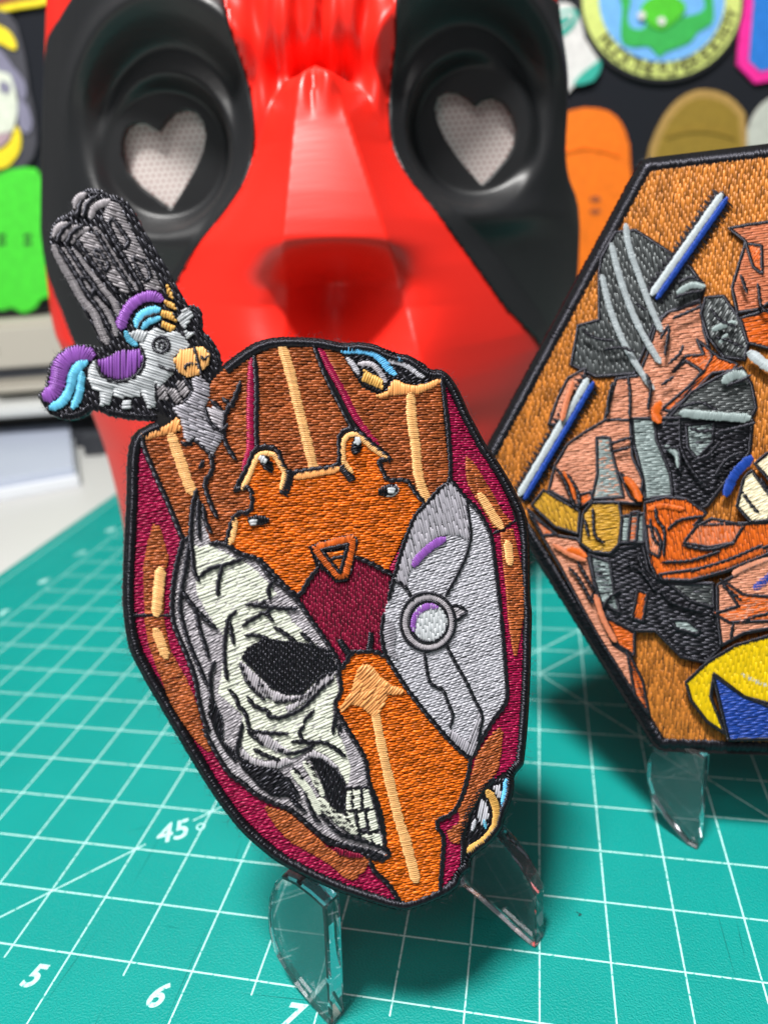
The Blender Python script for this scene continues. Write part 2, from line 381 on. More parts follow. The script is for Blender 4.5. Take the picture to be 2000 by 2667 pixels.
blk = wallbox('block', 214, 1134, 262, 1160, 452, 12, M_DARK, None, 1, -3); tag(blk, 'small dark block on the table beside the pale box', 'block')
wl = wall_plane(640); Mw = Matrix(((HR[0], HD[0], 0, wl.O[0]*MM), (HR[1], HD[1], 0, wl.O[1]*MM), (0, 0, 1, 0), (0, 0, 0, 1)))
tag(box('wall', (-1200, 0, -500), (1200, 40, 1000), material('grey_wall', (150, 150, 150), .8, .2), None, 0, Mw), kind='structure')
# specks and a curl of thread left on the mat
for (u, v, lab, n_) in ((1506, 2386, 'tiny dark crumb on the mat right of the front stand', 7), (362, 1774, 'tiny black curl of thread on the mat left of the front patch', 9)):
    p = table_pt(u, v, 0); bm = bmesh.new(); pts = []
    for i in range(n_):
        t = i/(n_-1); pts.append(Vector((p[0]+math.sin(t*4)*(.9 if n_ == 9 else .45), p[1]+t*1.5*(1 if n_ == 9 else .5), .16+.05*math.sin(t*6))))
    prev = None
    for q in pts:
        ring = [bm.verts.new(((q.x+.16*math.cos(k*2.1))*MM, q.y*MM, (q.z+.16*math.sin(k*2.1))*MM)) for k in range(3)]
        if prev:
            for k in range(3): bm.faces.new((prev[k], prev[(k+1) % 3], ring[(k+1) % 3], ring[k]))
        prev = ring
    me = bpy.data.meshes.new('lint'); bm.to_mesh(me); bm.free(); tag(link('lint', me, None, [M_FUZZ]), lab, 'lint')

# ------------------------------------------------------------------ clear acrylic easels
M_ACRYL = material('clear_acrylic', (250, 250, 252), .02, .5, Transmission_Weight=.98, IOR=1.49)
nt_ = M_ACRYL.node_tree; va = nt_.nodes.new('ShaderNodeVolumeAbsorption'); va.inputs['Color'].default_value = (.62, .58, .70, 1); va.inputs['Density'].default_value = 38
nt_.links.new(va.outputs[0], nt_.nodes['Material Output'].inputs['Volume'])
def easel_plate(P, foot, az, thick, parent):
    """one flat leg, cut as a profile (distance back from the toe, height) and stood on its toe"""
    F0 = np.array([*table_pt(*foot, 0), 0.02]); dv = np.array([math.cos(math.radians(az)), math.sin(math.radians(az)), 0])
    return prism('leg', P, -thick/2, thick/2, M_ACRYL, parent, .55, Plane(F0, dv, (0, 0, 1)).matrix())
e1 = empty('display_stand'); tag(e1, 'clear acrylic easel under the helmet-shaped patch', 'display stand', 'clear display stands')
easel_plate([(0, 0), (1.6, .3), (3.6, 1.0), (6.2, 1.9), (9, 3.2), (11.4, 4.8), (13.2, 6.8), (14.0, 9.2), (14.2, 12.5), (13.6, 17), (12.2, 22), (10, 27), (7.5, 30.5), (4, 31.5), (.5, 31.5), (-2.6, 31), (-2.4, 27), (-1.2, 13)], (881, 2659), 150, 3.4, e1)
easel_plate([(0, 0), (1.3, .1), (4.7, .9), (8.2, 2.2), (13, 3.6), (17, 4.4), (19, 9), (18.4, 14), (17, 19), (14.5, 22.6), (11.5, 23.6), (8.6, 22.8), (5.8, 20.8), (3.6, 18.6), (1.6, 16), (.2, 13.2)], (1405, 2456), 150, 3.4, e1)
e2 = empty('display_stand'); tag(e2, 'clear acrylic easel under the hexagonal gold patch', 'display stand', 'clear display stands')
easel_plate([(0, 0), (2.2, .2), (4.8, 2.2), (7.6, 4.6), (10.4, 8), (11.8, 12), (12, 17), (11, 21), (9, 24), (5, 25), (.8, 24)], (1822, 2203), 150, 3.4, e2)

# old blade scores in the vinyl
M_CUT = material('score_mark', (0, 92, 88), .7, .2)
random.seed(21)
V, F = [], []
for _ in range(80):
    x, y, a, l = random.uniform(-70, 190), random.uniform(-45, 150), random.choice([0, math.pi/2, random.uniform(0, 3)])+random.gauss(0, .05), random.uniform(3, 26)
    b = len(V); dx, dy = math.cos(a)*l/2, math.sin(a)*l/2; nx, ny = -math.sin(a)*.07, math.cos(a)*.07
    V += [(x-dx, y-dy, .008), (x+nx, y+ny, .008), (x+dx, y+dy, .008), (x-nx, y-ny, .008)]; F.append((b, b+3, b+2, b+1))
cuts = mesh('score_marks', np.array(V)*MM, F, M_CUT, mat_root); cuts['kind'] = 'stuff'

# ------------------------------------------------------------------ front patch: helmet with half a skull
PP = patch_plane(np.array([83.0, -7.6, 20.0]), 24, 21)
patch = empty('embroidered_patch', mat=PP.matrix())
tag(patch, 'die-cut embroidered patch of an orange and maroon helmet, half skull, with toy unicorn', 'patch', 'embroidered patches on clear stands')
S = Stitcher(PP, patch, .0226)
HELM = [2, (215, 412), (330, 322), (450, 248), (560, 212), (680, 203), (800, 205), (950, 217), (1080, 245), (1200, 240), (1330, 260), (1440, 312), (1560, 335),
        3, (530, 375), (610, 435), (690, 440), (760, 490), (830, 600), (900, 760), (960, 870), (1020, 980), (1110, 1110), (1200, 1260), (1270, 1400), (1310, 1500), (1330, 1640), (1338, 1900), (1342, 2100),
        6, (1490, 0), (1485, 200), (1480, 420), (1470, 640), (1455, 860), (1440, 1000), (1425, 1090), (1365, 1165), (1362, 1240), (1340, 1350), (1300, 1440), (1275, 1540), (1200, 1640), (1120, 1710), (1056, 1765), (1050, 1830), (990, 1890), (960, 1960), (890, 2020), (780, 2075), (680, 2115), (570, 2145), (480, 2135), (350, 2100), (200, 2050),
        5, (1300, 2000), (1100, 1910), (900, 1805), (760, 1700), (620, 1570), (500, 1420), (390, 1260), (290, 1100), (190, 930), (90, 760),
        4, (290, 2010), (230, 1910), (170, 1800), (110, 1680), (75, 1560), (55, 1420), (45, 1300), (45, 1150), (50, 1000), (60, 800), (70, 600), (75, 420), (80, 260), (105, 130), (150, 60), (215, 20), (290, -15)]
GUN = [9, (1135, 1085), (1090, 1090), (960, 1085), (860, 1070), (760, 1045), (680, 1012), (600, 1060), (520, 1085), (420, 1070), (350, 1030), (300, 960), (285, 900), (330, 860), (350, 740), (375, 670), (440, 600), (520, 555), (640, 548), (715, 570), (740, 560), (700, 480), (660, 400), (600, 300), (545, 200), (500, 110),
       1, (440, 840), (400, 760), (370, 680), (360, 620), (380, 530), (420, 470), (490, 435), (525, 400), (540, 340), (590, 280), (650, 255), (720, 260), (780, 295), (840, 305), (910, 345), (950, 390), (1000, 470), (1050, 570), (1100, 660), (1160, 760), (1210, 850), (1270, 950), (1320, 1030), (1350, 1090), (1400, 1095), (1445, 1130), (1460, 1200), (1460, 1270), (1520, 1330), (1570, 1410), (1592, 1480), (1600, 1512)]
ph, pg = PP.uv(src(HELM)), PP.uv(src(GUN))
sh, sg_ = smooth(ph, 3), smooth(pg, 3)
full = np.vstack([sh, sg_[1:-1]]); sgn = polysign(full)
# backing: the felt that the threads sit on, pulled in a little from the rim
nrm = np.roll(full, -1, 0)-np.roll(full, 1, 0); nrm = np.c_[-nrm[:, 1], nrm[:, 0]]*sgn; nrm /= np.linalg.norm(nrm, axis=1)[:, None]+1e-9
prism('backing', full + nrm*.25, -1.5, 0.0, M_TWILL, patch)
S.border('rim', 'black', sh, -.05, .8, -1.2, .15, .5, .23, sign=sgn); S.border('inner_rim', 'black', sh, .6, 1.35, .3, .05, .5, .23, sign=sgn, slant=-.12)
S.border('rim', 'black', sg_, -.05, .85, -1.1, .1, .5, .25, sign=sgn)
S.fill('black_field', 'black', np.vstack([sg_, PP.uv(src([2, (160, 520), (100, 620), (60, 800), (-90, 850), (-250, 740), (-350, 470)]))]), 112, .02, 2.0, .18, uv=True)
S.fuzz(resample(np.vstack([sh, sg_]), .5), 900, 1.1)

# --- left cheek bands
S.fill('magenta_band', 'magenta', [4, (160, 120), (215, 180), (260, 310), (320, 440), (380, 570), (430, 690), (490, 830), (470, 950), (440, 1100), (412, 1300), (400, 1390), (430, 1480), (480, 1600), (530, 1720), (570, 1840), (600, 1960), (640, 2212),
       5, (400, 930), (480, 1060), (560, 1160), (650, 1230), (760, 1310), (880, 1380), (1000, 1450), (1120, 1550), (1230, 1650), (1330, 1700), (1500, 1720), (1659, 1770),
       6, (300, 1750), (320, 1830), (420, 1940), (505, 2040), 5, (1735, 2045), (1640, 2050), (1450, 1990), (1240, 1900), (1060, 1805), (900, 1690), (760, 1570), (610, 1410), (490, 1240), (390, 1060), (290, 890), (190, 730), (110, 570), (20, 420), (-60, 270), (-120, 110), 4, (132, 1400), (128, 1200), (130, 1000), (140, 700), (150, 400), (150, 200)], 3, .05)
S.fill('copper_band', 'brown', [4, (280, 740), (320, 745), (350, 850), (385, 970), (362, 1100), (352, 1250), (352, 1385), (222, 1385), (215, 1250), (210, 1050), (235, 880)], -4, .34)
S.fill('copper_band', 'brown', [4, (222, 1402), (350, 1400), (372, 1520), (400, 1640), (450, 1740), (505, 1830), (560, 1950), (600, 2080), 5, (345, 780), (400, 930), (425, 975), (395, 980), (310, 905), (215, 770), (130, 640), (85, 520), (30, 380), (-30, 210), (-55, 60)], 4, .34)
S.fill('copper_band', 'brown', [5, (800, 1375), (950, 1410), (1050, 1490), (1150, 1580), (1240, 1665), (1330, 1720), (1380, 1740), (1500, 1735), (1540, 1700), (1560, 1760), (1510, 1850), (1430, 1905), (1380, 1890), (1280, 1800), (1150, 1720), (1000, 1640), (900, 1540), (830, 1440)], 12, .34)
S.fill('magenta_fleck', 'maroon', [5, (1300, 1665), (1390, 1690), (1490, 1715), (1500, 1735), (1400, 1735), (1330, 1715)], 70, .62)
S.satin('highlight', 'tan', [4, (335, 1050), (322, 1150), (312, 1250), (300, 1385)], 66, .62, .3)
S.satin('highlight', 'tan', [4, (296, 1485), (325, 1560), (350, 1630), (372, 1690)], 58, .62, .3)
S.line([4, (130, 1388), (260, 1386), (405, 1390)], 18)
# --- crown
S.fill('copper_panel', 'brown', [4, (200, 110), (470, 75), (500, -60), (640, -200), (713, -310), (803, -385), (903, -445), (990, -460), (985, -130), (990, 180), (930, 350), (868, 485), (970, 480), (978, 630), (850, 670), (805, 885), (690, 860), (655, 760), (640, 600), (590, 490), (555, 600), (540, 830), (490, 830), (430, 690), (370, 570), (310, 440), (255, 290)], -2, .06, 1.6, .26)
S.fill('copper_panel', 'brown', [2, (470, 345), (590, 290), (700, 275), (885, 285), (960, 490), (1060, 700), (1155, 880), (1060, 935), (1055, 1125), (730, 1185), (690, 1160), (620, 1025), (480, 1020), (468, 700)], -4, .06, 1.6, .26)
S.fill('copper_panel', 'brown', [2, (940, 300), (1050, 305), (1110, 390), (1165, 490), (1220, 580), (1340, 635), (1430, 615), (1560, 605), (1659, 610), 3, (680, 525), (700, 800), (745, 1230), (690, 1290), (580, 1410), (500, 1330), (440, 1240), (300, 1230), (240, 1100), (320, 1090), (220, 980), (140, 880), (60, 740), (-20, 590), (-100, 430)], -4, .06, 1.6, .26)
S.satin('magenta_stripe', 'magenta', [2, (435, 380), (425, 550), (420, 800), (422, 1000), (400, 1090), (372, 1180)], 50, .28, .26, taper=True)
S.satin('magenta_stripe', 'magenta', [2, (918, 305), (1000, 460), (1090, 620), (1170, 780), (1240, 880), (1330, 990)], 46, .28, .26)
S.satin('highlight', 'tan', [2, (650, 293), (700, 450), (745, 640), (790, 820), (830, 980), (875, 1160)], 66, .32, .32, taper=False)
S.satin('highlight', 'tan', [3, (466, 620), (472, 800), (500, 1000), (515, 1180), (545, 1300), (588, 1400)], 70, .32, .32)
S.fill('peach_edge', 'peach', [4, (190, 85), (300, 60), (400, 15), (440, -30), (470, -10), (472, 55), (440, 70), (350, 90), (250, 120), (210, 125)], 68, .28, None, .3)
S.satin('highlight', 'tan', [4, (405, 85), (440, 190), (480, 300), (510, 390), (545, 480), (565, 520)], 66, .34, .3)
S.fill('peach_edge', 'peach', [3, (330, 545), (360, 525), (430, 560), (500, 570), (560, 560), (685, 512), (685, 540), (620, 580), (530, 622), (430, 625), (330, 632), (250, 655), (215, 640), (300, 610)], 80, .3, None, .3)
# exposed wires under the crown edge
S.fill('black_field', 'black', [2, (1060, 300), (1200, 270), (1380, 300), (1560, 360), (1659, 400), 3, (620, 470), (680, 505), (560, 560), (500, 565), (430, 550), (360, 520), (320, 600), (250, 620), (140, 570), (60, 480), (0, 380)], 20, .1, 1.8)
S.satin('blue_wire', 'sky', [2, (1080, 318), (1180, 312), (1280, 325), (1350, 370), (1410, 440), (1458, 488)], 52, .34, .34)
S.satin('grey_wire', 'grey', [2, (1120, 375), (1160, 420), (1195, 480)], 40, .3); S.satin('grey_wire', 'warm_grey', [2, (1200, 410), (1290, 415), (1350, 470), (1390, 540)], 38, .3)
S.fill('gold_connector', 'gold', [2, (1240, 458), (1370, 530), (1368, 592), (1218, 530)], 60, .34, None, .3)
S.satin('grey_wire', 'grey', [2, (1420, 385), (1500, 400), (1580, 440), (1659, 505)], 50, .34); S.satin('blue_wire', 'sky', [2, (1460, 372), (1510, 388)], 34, .48)
S.line([2, (1420, 420), (1500, 470), (1570, 540)], 30, .36)
# --- forehead plate
S.fill('orange_plate', 'orange', [2, (470, 1040), (590, 1030), (650, 1130), (690, 1190), (730, 1200), (1055, 1140), (1070, 940), (1170, 890), (1300, 1000), (1415, 1080), (1345, 1115), (1370, 1175), (1410, 1240), (1540, 1252), (1590, 1320), (1655, 1405), (1590, 1520), (1500, 1690), (1400, 1905), (1190, 1800), (1110, 1780), (900, 1880), (770, 2065), (720, 2050), (600, 1930), (490, 1820), (345, 1775), (255, 1705), (290, 1545), (330, 1490), (412, 1460), (422, 1312), (330, 1325), (410, 1200), (440, 1110)], -3, .18, 1.5, .27)
S.satin('highlight', 'tan', [2, (362, 1310), (410, 1220), (450, 1120), (490, 1062), (585, 1062), (630, 1130), (668, 1195), (640, 1310)], 36, .5, .3, sm=2)
S.satin('highlight', 'peach', [2, (742, 1222), (900, 1195), (1055, 1165)], 48, .5, .3)
S.satin('highlight', 'tan', [2, (1150, 1190), (1088, 1110), (1092, 960), (1172, 915), (1290, 1010), (1395, 1085)], 36, .5, .3, sm=2)
S.satin('highlight', 'tan', [2, (312, 1520), (300, 1620), (272, 1705)], 42, .5, .3)
S.satin('black_bar', 'black', [2, (708, 1190), (690, 1260), (660, 1345)], 62, .5, .3, taper=False); S.satin('black_bar', 'black', [2, (1075, 1150), (1115, 1200), (1150, 1245)], 56, .5, .3, taper=False)
def oval(t, cx, cy, a, b, ang, n=18):
    c_, s_ = math.cos(math.radians(ang)), math.sin(math.radians(ang))
    return [t] + [(cx+a*math.cos(k*2*math.pi/n)*c_-b*math.sin(k*2*math.pi/n)*s_, cy+a*math.cos(k*2*math.pi/n)*s_+b*math.sin(k*2*math.pi/n)*c_) for k in range(n)]
for (x, y, a_, b_, an, hx, hy) in ((538, 1130, 72, 34, 55, 512, 1100), (1180, 1005, 62, 36, 100, 1185, 968), (476, 1535, 78, 36, 0, 440, 1545), (1405, 1320, 72, 38, -12, 1428, 1318)):
    r_ = S.fill('rivet', 'black', oval(2, x, y, a_, b_, an), an+90, .54, None, .3)
    S.fill('glint', 'white', oval(2, hx, hy, 26, 20, an), an, .92, None, .16, parent=r_)
S.satin('glint', 'white', [2, (1400, 1362), (1450, 1350), (1478, 1315), (1465, 1285)], 16, .5, .2)
# triangular badge
tb = S.fill('triangle_badge', 'black', [2, (840, 1722), (1010, 1670), (1155, 1632), (1192, 1680), (1165, 1800), (1125, 1965), (1035, 1978), (960, 1900), (890, 1860)], 70, .54, 1.4)
S.satin('badge_ring', 'dark_orange', [2, (885, 1735), (1020, 1695), (1150, 1662), (1140, 1760), (1100, 1925), (1050, 1935), (960, 1830)], 50, .8, .3, closed=True, sm=1, parent=tb)
S.fill('badge_centre', 'orange', [2, (960, 1770), (1090, 1740), (1055, 1880)], 0, .84, 1.5, .2, parent=tb)
for sp in ([2, (930, 1745), (1120, 1705)], [2, (930, 1745), (1060, 1910)], [2, (1118, 1712), (1062, 1905)], [2, (985, 1815), (1085, 1790)]): S.line(sp, 22, 1.0, parent=tb)
# --- centre and right cheek
S.fill('maroon_panel', 'maroon', [2, (905, 1885), (950, 1870), (1030, 1985), (1110, 1980), (1165, 1800), (1300, 1855), (1430, 1925), (1420, 2050), 6, (415, 60), (398, 200), (425, 290), (300, 280), (170, 275), (125, 340), (95, 390), 5, (1310, 395), 4, (1590, 1720), (1500, 1560), (1400, 1430), (1310, 1260)], 86, .08, .95, .22)
S.fill('magenta_sliver', 'magenta', [3, (470, 1560), (400, 1720), (315, 1885), (345, 1912), (400, 1800), (480, 1620)], 0, .22)
S.fill('magenta_band', 'magenta', [3, (695, 525), (755, 640), (825, 790), (915, 945), (990, 1075), (1080, 1225), (1165, 1390), (1210, 1520), (1240, 1600), (1270, 1760), (1285, 1990), 6, (1420, 0), (1415, 300), (1405, 600), (1390, 900), (1370, 1040), (1300, 1120), (1200, 1185), (1130, 1225), (1050, 1080), (1035, 1030), (1120, 870), (1200, 740), (1285, 610), (1280, 400), (1265, 200), (1250, 0), 3, (1085, 2000), (1060, 1800), (1040, 1660), (1000, 1560), (930, 1450), (860, 1380), (800, 1310), (745, 1235), (735, 900)], -5, .05)
S.fill('copper_band', 'brown', [3, (865, 1085), (905, 1110), (965, 1200), (1055, 1350), (1130, 1490), (1185, 1545), (1110, 1605), (1060, 1590), (1000, 1480), (930, 1370), (875, 1270), (860, 1180)], -6, .34)
S.fill('copper_band', 'brown', [3, (1110, 1622), (1195, 1590), (1230, 1750), (1262, 1900), (1280, 2060), 6, (1412, 0), (1392, 120), (1370, 250), (1356, 312), (1340, 280), (1320, 150), (1300, 0), 3, (1152, 2050), (1125, 1800)], -6, .34)
S.satin('highlight', 'tan', [3, (955, 1345), (1015, 1440), (1065, 1520), (1115, 1590)], 58, .62, .3); S.satin('highlight', 'tan', [3, (1155, 1685), (1165, 1770), (1172, 1850)], 62, .62, .3)
S.line([3, (1060, 1628), (1120, 1598), (1210, 1540)], 18)
S.fill('magenta_band', 'magenta', [6, (1030, 1040), (1070, 1020), (1065, 1150), (1000, 1400), (985, 1560), (972, 1650), (968, 1770), (920, 1870), (830, 1965), (808, 1955), (838, 1650), (800, 1560), (800, 1480), (905, 1420), (965, 1300), (1015, 1130)], 6, .06)
S.fill('copper_band', 'brown', [6, (1240, 808), (1262, 850), (1250, 1000), (1222, 1130), (1130, 1230), (1080, 1320), (1040, 1400), (1000, 1500), (968, 1570), (950, 1642), (890, 1630), (862, 1560), (960, 1480), (945, 1400), (1005, 1280), (1052, 1110), (1072, 1020), (1150, 900)], 10, .34)
# --- lower orange plate
S.fill('orange_plate', 'orange', [6, (260, 262), (180, 282), (140, 345), (92, 430), (102, 560), (66, 640), (105, 745), (180, 850), (240, 960), (290, 1100), (330, 1260), (380, 1400), (402, 1560), (412, 1660), (455, 1710), (400, 1752), (320, 1752), (350, 1830), (450, 1930), (520, 2045), (560, 2070), (680, 2045), (800, 1985), (815, 1850), (832, 1600), (795, 1530), (800, 1470), (900, 1420), (962, 1320), (1012, 1140), (1028, 1040), (940, 960), (850, 880), (720, 740), (600, 580), (520, 450), (440, 325), (380, 282)], -2, .18, 1.35, .27)
S.fill('peach_highlight', 'peach', [6, (290, 355), (335, 380), (375, 440), (470, 510), (555, 542), (530, 568), (435, 570), (410, 640), (380, 690), (345, 740), (300, 700), (250, 660), (180, 640), (110, 697), (92, 670), (180, 550), (208, 430), (230, 370)], 35, .5, 3.4, .3)
S.satin('highlight', 'tan', [6, (345, 690), (375, 850), (405, 1000), (440, 1150)], 62, .52, .32); S.satin('highlight', 'tan', [6, (435, 1130), (480, 1320), (520, 1480), (560, 1600)], 66, .52, .32, taper=False); S.satin('highlight', 'tan', [6, (555, 1580), (585, 1700), (615, 1810), (640, 1915)], 72, .52, .32)
S.satin('black_bar', 'black', [6, (95, 185), (130, 240), (165, 285)], 44, .5, .3, taper=False); S.satin('black_bar', 'black', [6, (318, 135), (314, 200), (300, 260)], 42, .5, .3, taper=False)
# --- grey plate with the round lens
gp = S.fill('grey_plate', 'grey', [3, (745, 1240), (800, 1310), (862, 1390), (930, 1450), (1000, 1560), (1040, 1660), (1060, 1800), (1085, 2000), 6, (1250, 0), (1265, 200), (1280, 400), (1285, 610), (1200, 740), (1120, 870), (1060, 980), (1035, 1032), (960, 970), (870, 890), (740, 740), (600, 560), (500, 420), (420, 280), (400, 190), (395, 120), (412, 0), 3, (350, 1950), (400, 1800), (460, 1600), (500, 1500), (600, 1400), (690, 1300)], 8, .18, 1.15, .22)
S.fill('plate_shade', 'mid_grey', [3, (745, 1250), (800, 1320), (858, 1390), (878, 1540), (885, 1680), (800, 1640), (720, 1632), (640, 1665), (560, 1730), (490, 1840), (450, 1930), (430, 2030), (350, 1960), (400, 1800), (460, 1610), (500, 1505), (600, 1405), (690, 1300)], 96, .46, 3.2, .24)
S.fill('plate_shade', 'mid_grey', [6, (1035, 1020), (960, 960), (880, 880), (890, 820), (960, 880), (1020, 920), (1060, 800), (1085, 700), (1105, 740), (1085, 880), (1055, 985)], 60, .46, 2.4, .22)
S.fill('plate_shade', 'mid_grey', [6, (425, 20), (480, 60), (500, 150), (480, 230), (520, 330), (450, 290), (412, 190), (405, 110)], 10, .46, None, .22)
S.satin('violet_glint', 'purple', [3, (708, 1670), (640, 1700), (570, 1755), (510, 1815), (482, 1858)], 58, .62, .3)
cx, cy = 690, 900
lens = S.satin('lens_ring', 'warm_grey', oval(14, 695, 900, 465, 505, 0, 20), 48, .52, .3, closed=True, sm=2)
S.fill('lens_glass', 'white', oval(14, 720, 900, 350, 375, 0, 24), 88, .6, 1.5, .22, parent=lens)
S.satin('violet_glint', 'purple', [14, (400, 1060), (400, 900), (460, 750), (580, 630), (720, 580), (860, 610)], 44, .78, .26, parent=lens)
S.satin('outline', 'black', oval(14, 690, 890, 530, 565, 0, 20), 24, .66, .28, closed=True, sm=2, parent=lens); S.satin('outline', 'black', oval(14, 700, 885, 375, 400, 0, 20), 24, .72, .28, closed=True, sm=2, parent=lens)
S.fill('lens_lug', 'warm_grey', [14, (1190, 600), (1420, 690), (1270, 840)], 20, .4, None); S.line([14, (1180, 570), (1300, 590), (1440, 690), (1290, 850)], 22, .5)
for sp in ([3, (862, 1390), (882, 1540), (892, 1650), (862, 1780), (800, 1920), (715, 2070)], [3, (345, 1955), (430, 2020), (475, 2105)], [6, (850, 205), (920, 340), (1000, 480), (1060, 610), (1112, 720), (1092, 850), (1068, 990)], [6, (700, 285), (730, 460), (770, 510), (832, 540), (872, 640), (902, 720), (882, 805)], [6, (910, 40), (1000, -10)]): S.line(sp, 22, .6)

# --- skull half
S.fill('skull_shade', 'warm_grey', [4, (490, 838), (540, 828), (560, 620), (600, 530), (640, 740), (690, 860), (800, 890), (920, 960), (1030, 1000), (1110, 1110), (1300, 1280), (1405, 1430), (1505, 1560), (1595, 1720), 5, (1320, 400), (1342, 540), (1300, 640), (1335, 720), (1395, 820), (1455, 930), (1515, 1040), (1545, 1200), (1605, 1350), (1645, 1500), (1659, 1650), 6, (435, 1690), (425, 1745), (380, 1735), (200, 1675), 5, (1500, 1690), (1300, 1620), (1180, 1560), (1060, 1450), (960, 1380), (850, 1340), (720, 1260), (620, 1170), (560, 1140), (460, 1000), (400, 880), (340, 740), (320, 560), (270, 380), (190, 200), (135, 10), 4, (402, 1380), (420, 1250), (450, 1050), (480, 900)], 20, .08, 1.4, .2)
S.fill('bone', 'bone', [4, (575, 900), (700, 888), (850, 975), (920, 1000), (1020, 1070), (1110, 1170), (1170, 1250), (1060, 1275), (960, 1300), (1100, 1330), (1225, 1345), (1268, 1430), (1350, 1510), (1430, 1590), (1500, 1640), 5, (1250, 330), (1300, 430), (1335, 560), (1290, 650), (1290, 760), (1330, 850), (1380, 960), (1420, 1090), (1410, 1230), (1385, 1200), (1330, 1090), (1240, 1010), (1130, 960), (1010, 1020), (900, 1050), (760, 1040), (690, 1010), (640, 940), (645, 800), (640, 720), (560, 640), (470, 560), (490, 450), (512, 300), (512, 150), (462, 90), 4, (730, 1465), (660, 1350), (600, 1250), (582, 1120)], 12, .22, 3.0, .24, pitch=.44)
def soft(*a, **k): return S.fill('skull_shade', 'warm_grey', *a, **k)
S.fill('eye_socket', 'black', [4, (1080, 1545), (1200, 1568), (1350, 1580), (1450, 1600), (1540, 1640), (1592, 1750), (1570, 1790), (1480, 1800), (1420, 1870), (1350, 1950), (1230, 1952), (1130, 1912), (1050, 1832), (960, 1740), (910, 1690), (950, 1620)], 84, .6, 1.0, .24)
soft([4, (905, 1715), (960, 1760), (1060, 1850), (1130, 1925), (1240, 1965), (1355, 1960), (1430, 1885), (1490, 1815), (1590, 1790), (1530, 1880), (1390, 1985), (1250, 2080), (1230, 2045), (1340, 1990), (1200, 2005), (1110, 1985), (1030, 1950), (960, 1870), (925, 1800)], 70, .56, None, .22)
soft([5, (700, 830), (800, 850), (950, 960), (1000, 990), (900, 985), (790, 930)], 60, .56, None); soft([5, (640, 960), (700, 1020), (800, 1055), (950, 1030), (1000, 1050), (900, 1100), (760, 1080), (650, 1040)], 75, .56, None)
soft([5, (1080, 1020), (1150, 970), (1260, 1030), (1330, 1100), (1290, 1090), (1200, 1020)], 70, .56, None); soft([5, (1330, 840), (1390, 870), (1460, 970), (1510, 1070), (1530, 1230), (1400, 1235), (1420, 1090), (1380, 950)], 15, .56, 2.0)
S.fill('nose_cavity', 'black', [5, (1112, 1010), (1220, 1030), (1310, 1100), (1370, 1180), (1386, 1240), (1380, 1300), (1372, 1412), (1270, 1400), (1240, 1300), (1200, 1180), (1160, 1100), (1130, 1040)], 70, .6, 1.6)
S.fill('jaw_gap', 'black', [5, (620, 1060), (700, 1075), (780, 1080), (900, 1112), (960, 1180), (1010, 1280), (1045, 1345), (960, 1305), (860, 1300), (760, 1230), (700, 1160), (640, 1100)], 20, .58, 1.8)
S.fill('cheek_gap', 'black', [5, (400, 580), (440, 620), (480, 700), (500, 760), (500, 900), (600, 990), (590, 1060), (520, 980), (450, 860), (400, 720)], 60, .5, 1.8)
for sp, wd in (([5, (1085, 1055), (1130, 1120), (1170, 1200), (1215, 1290)], 44), ([5, (1000, 1120), (1050, 1180), (1100, 1240), (1150, 1330), (1190, 1420)], 46), ([5, (1185, 1320), (1260, 1400), (1350, 1480), (1460, 1560)], 62), ([5, (1040, 1160), (1080, 1220)], 30)): S.satin('bone_strut', 'bone', sp, wd, .66, .28)
for sp in ([5, (1395, 1258), (1420, 1258), (1422, 1385), (1385, 1390)], [5, (1436, 1250), (1484, 1250), (1490, 1390), (1432, 1390)], [5, (1500, 1250), (1546, 1250), (1574, 1385), (1510, 1390)], [5, (1380, 1412), (1432, 1412), (1446, 1512), (1392, 1492)], [5, (1470, 1415), (1512, 1410), (1524, 1512), (1476, 1530)], [5, (1532, 1410), (1582, 1402), (1612, 1530), (1552, 1548)], [5, (1482, 1562), (1620, 1572), (1642, 1650), (1562, 1632)], [5, (1330, 1430), (1378, 1440), (1400, 1520), (1350, 1480)]):
    S.fill('tooth', 'bone', sp, 5, .58, None, .24)
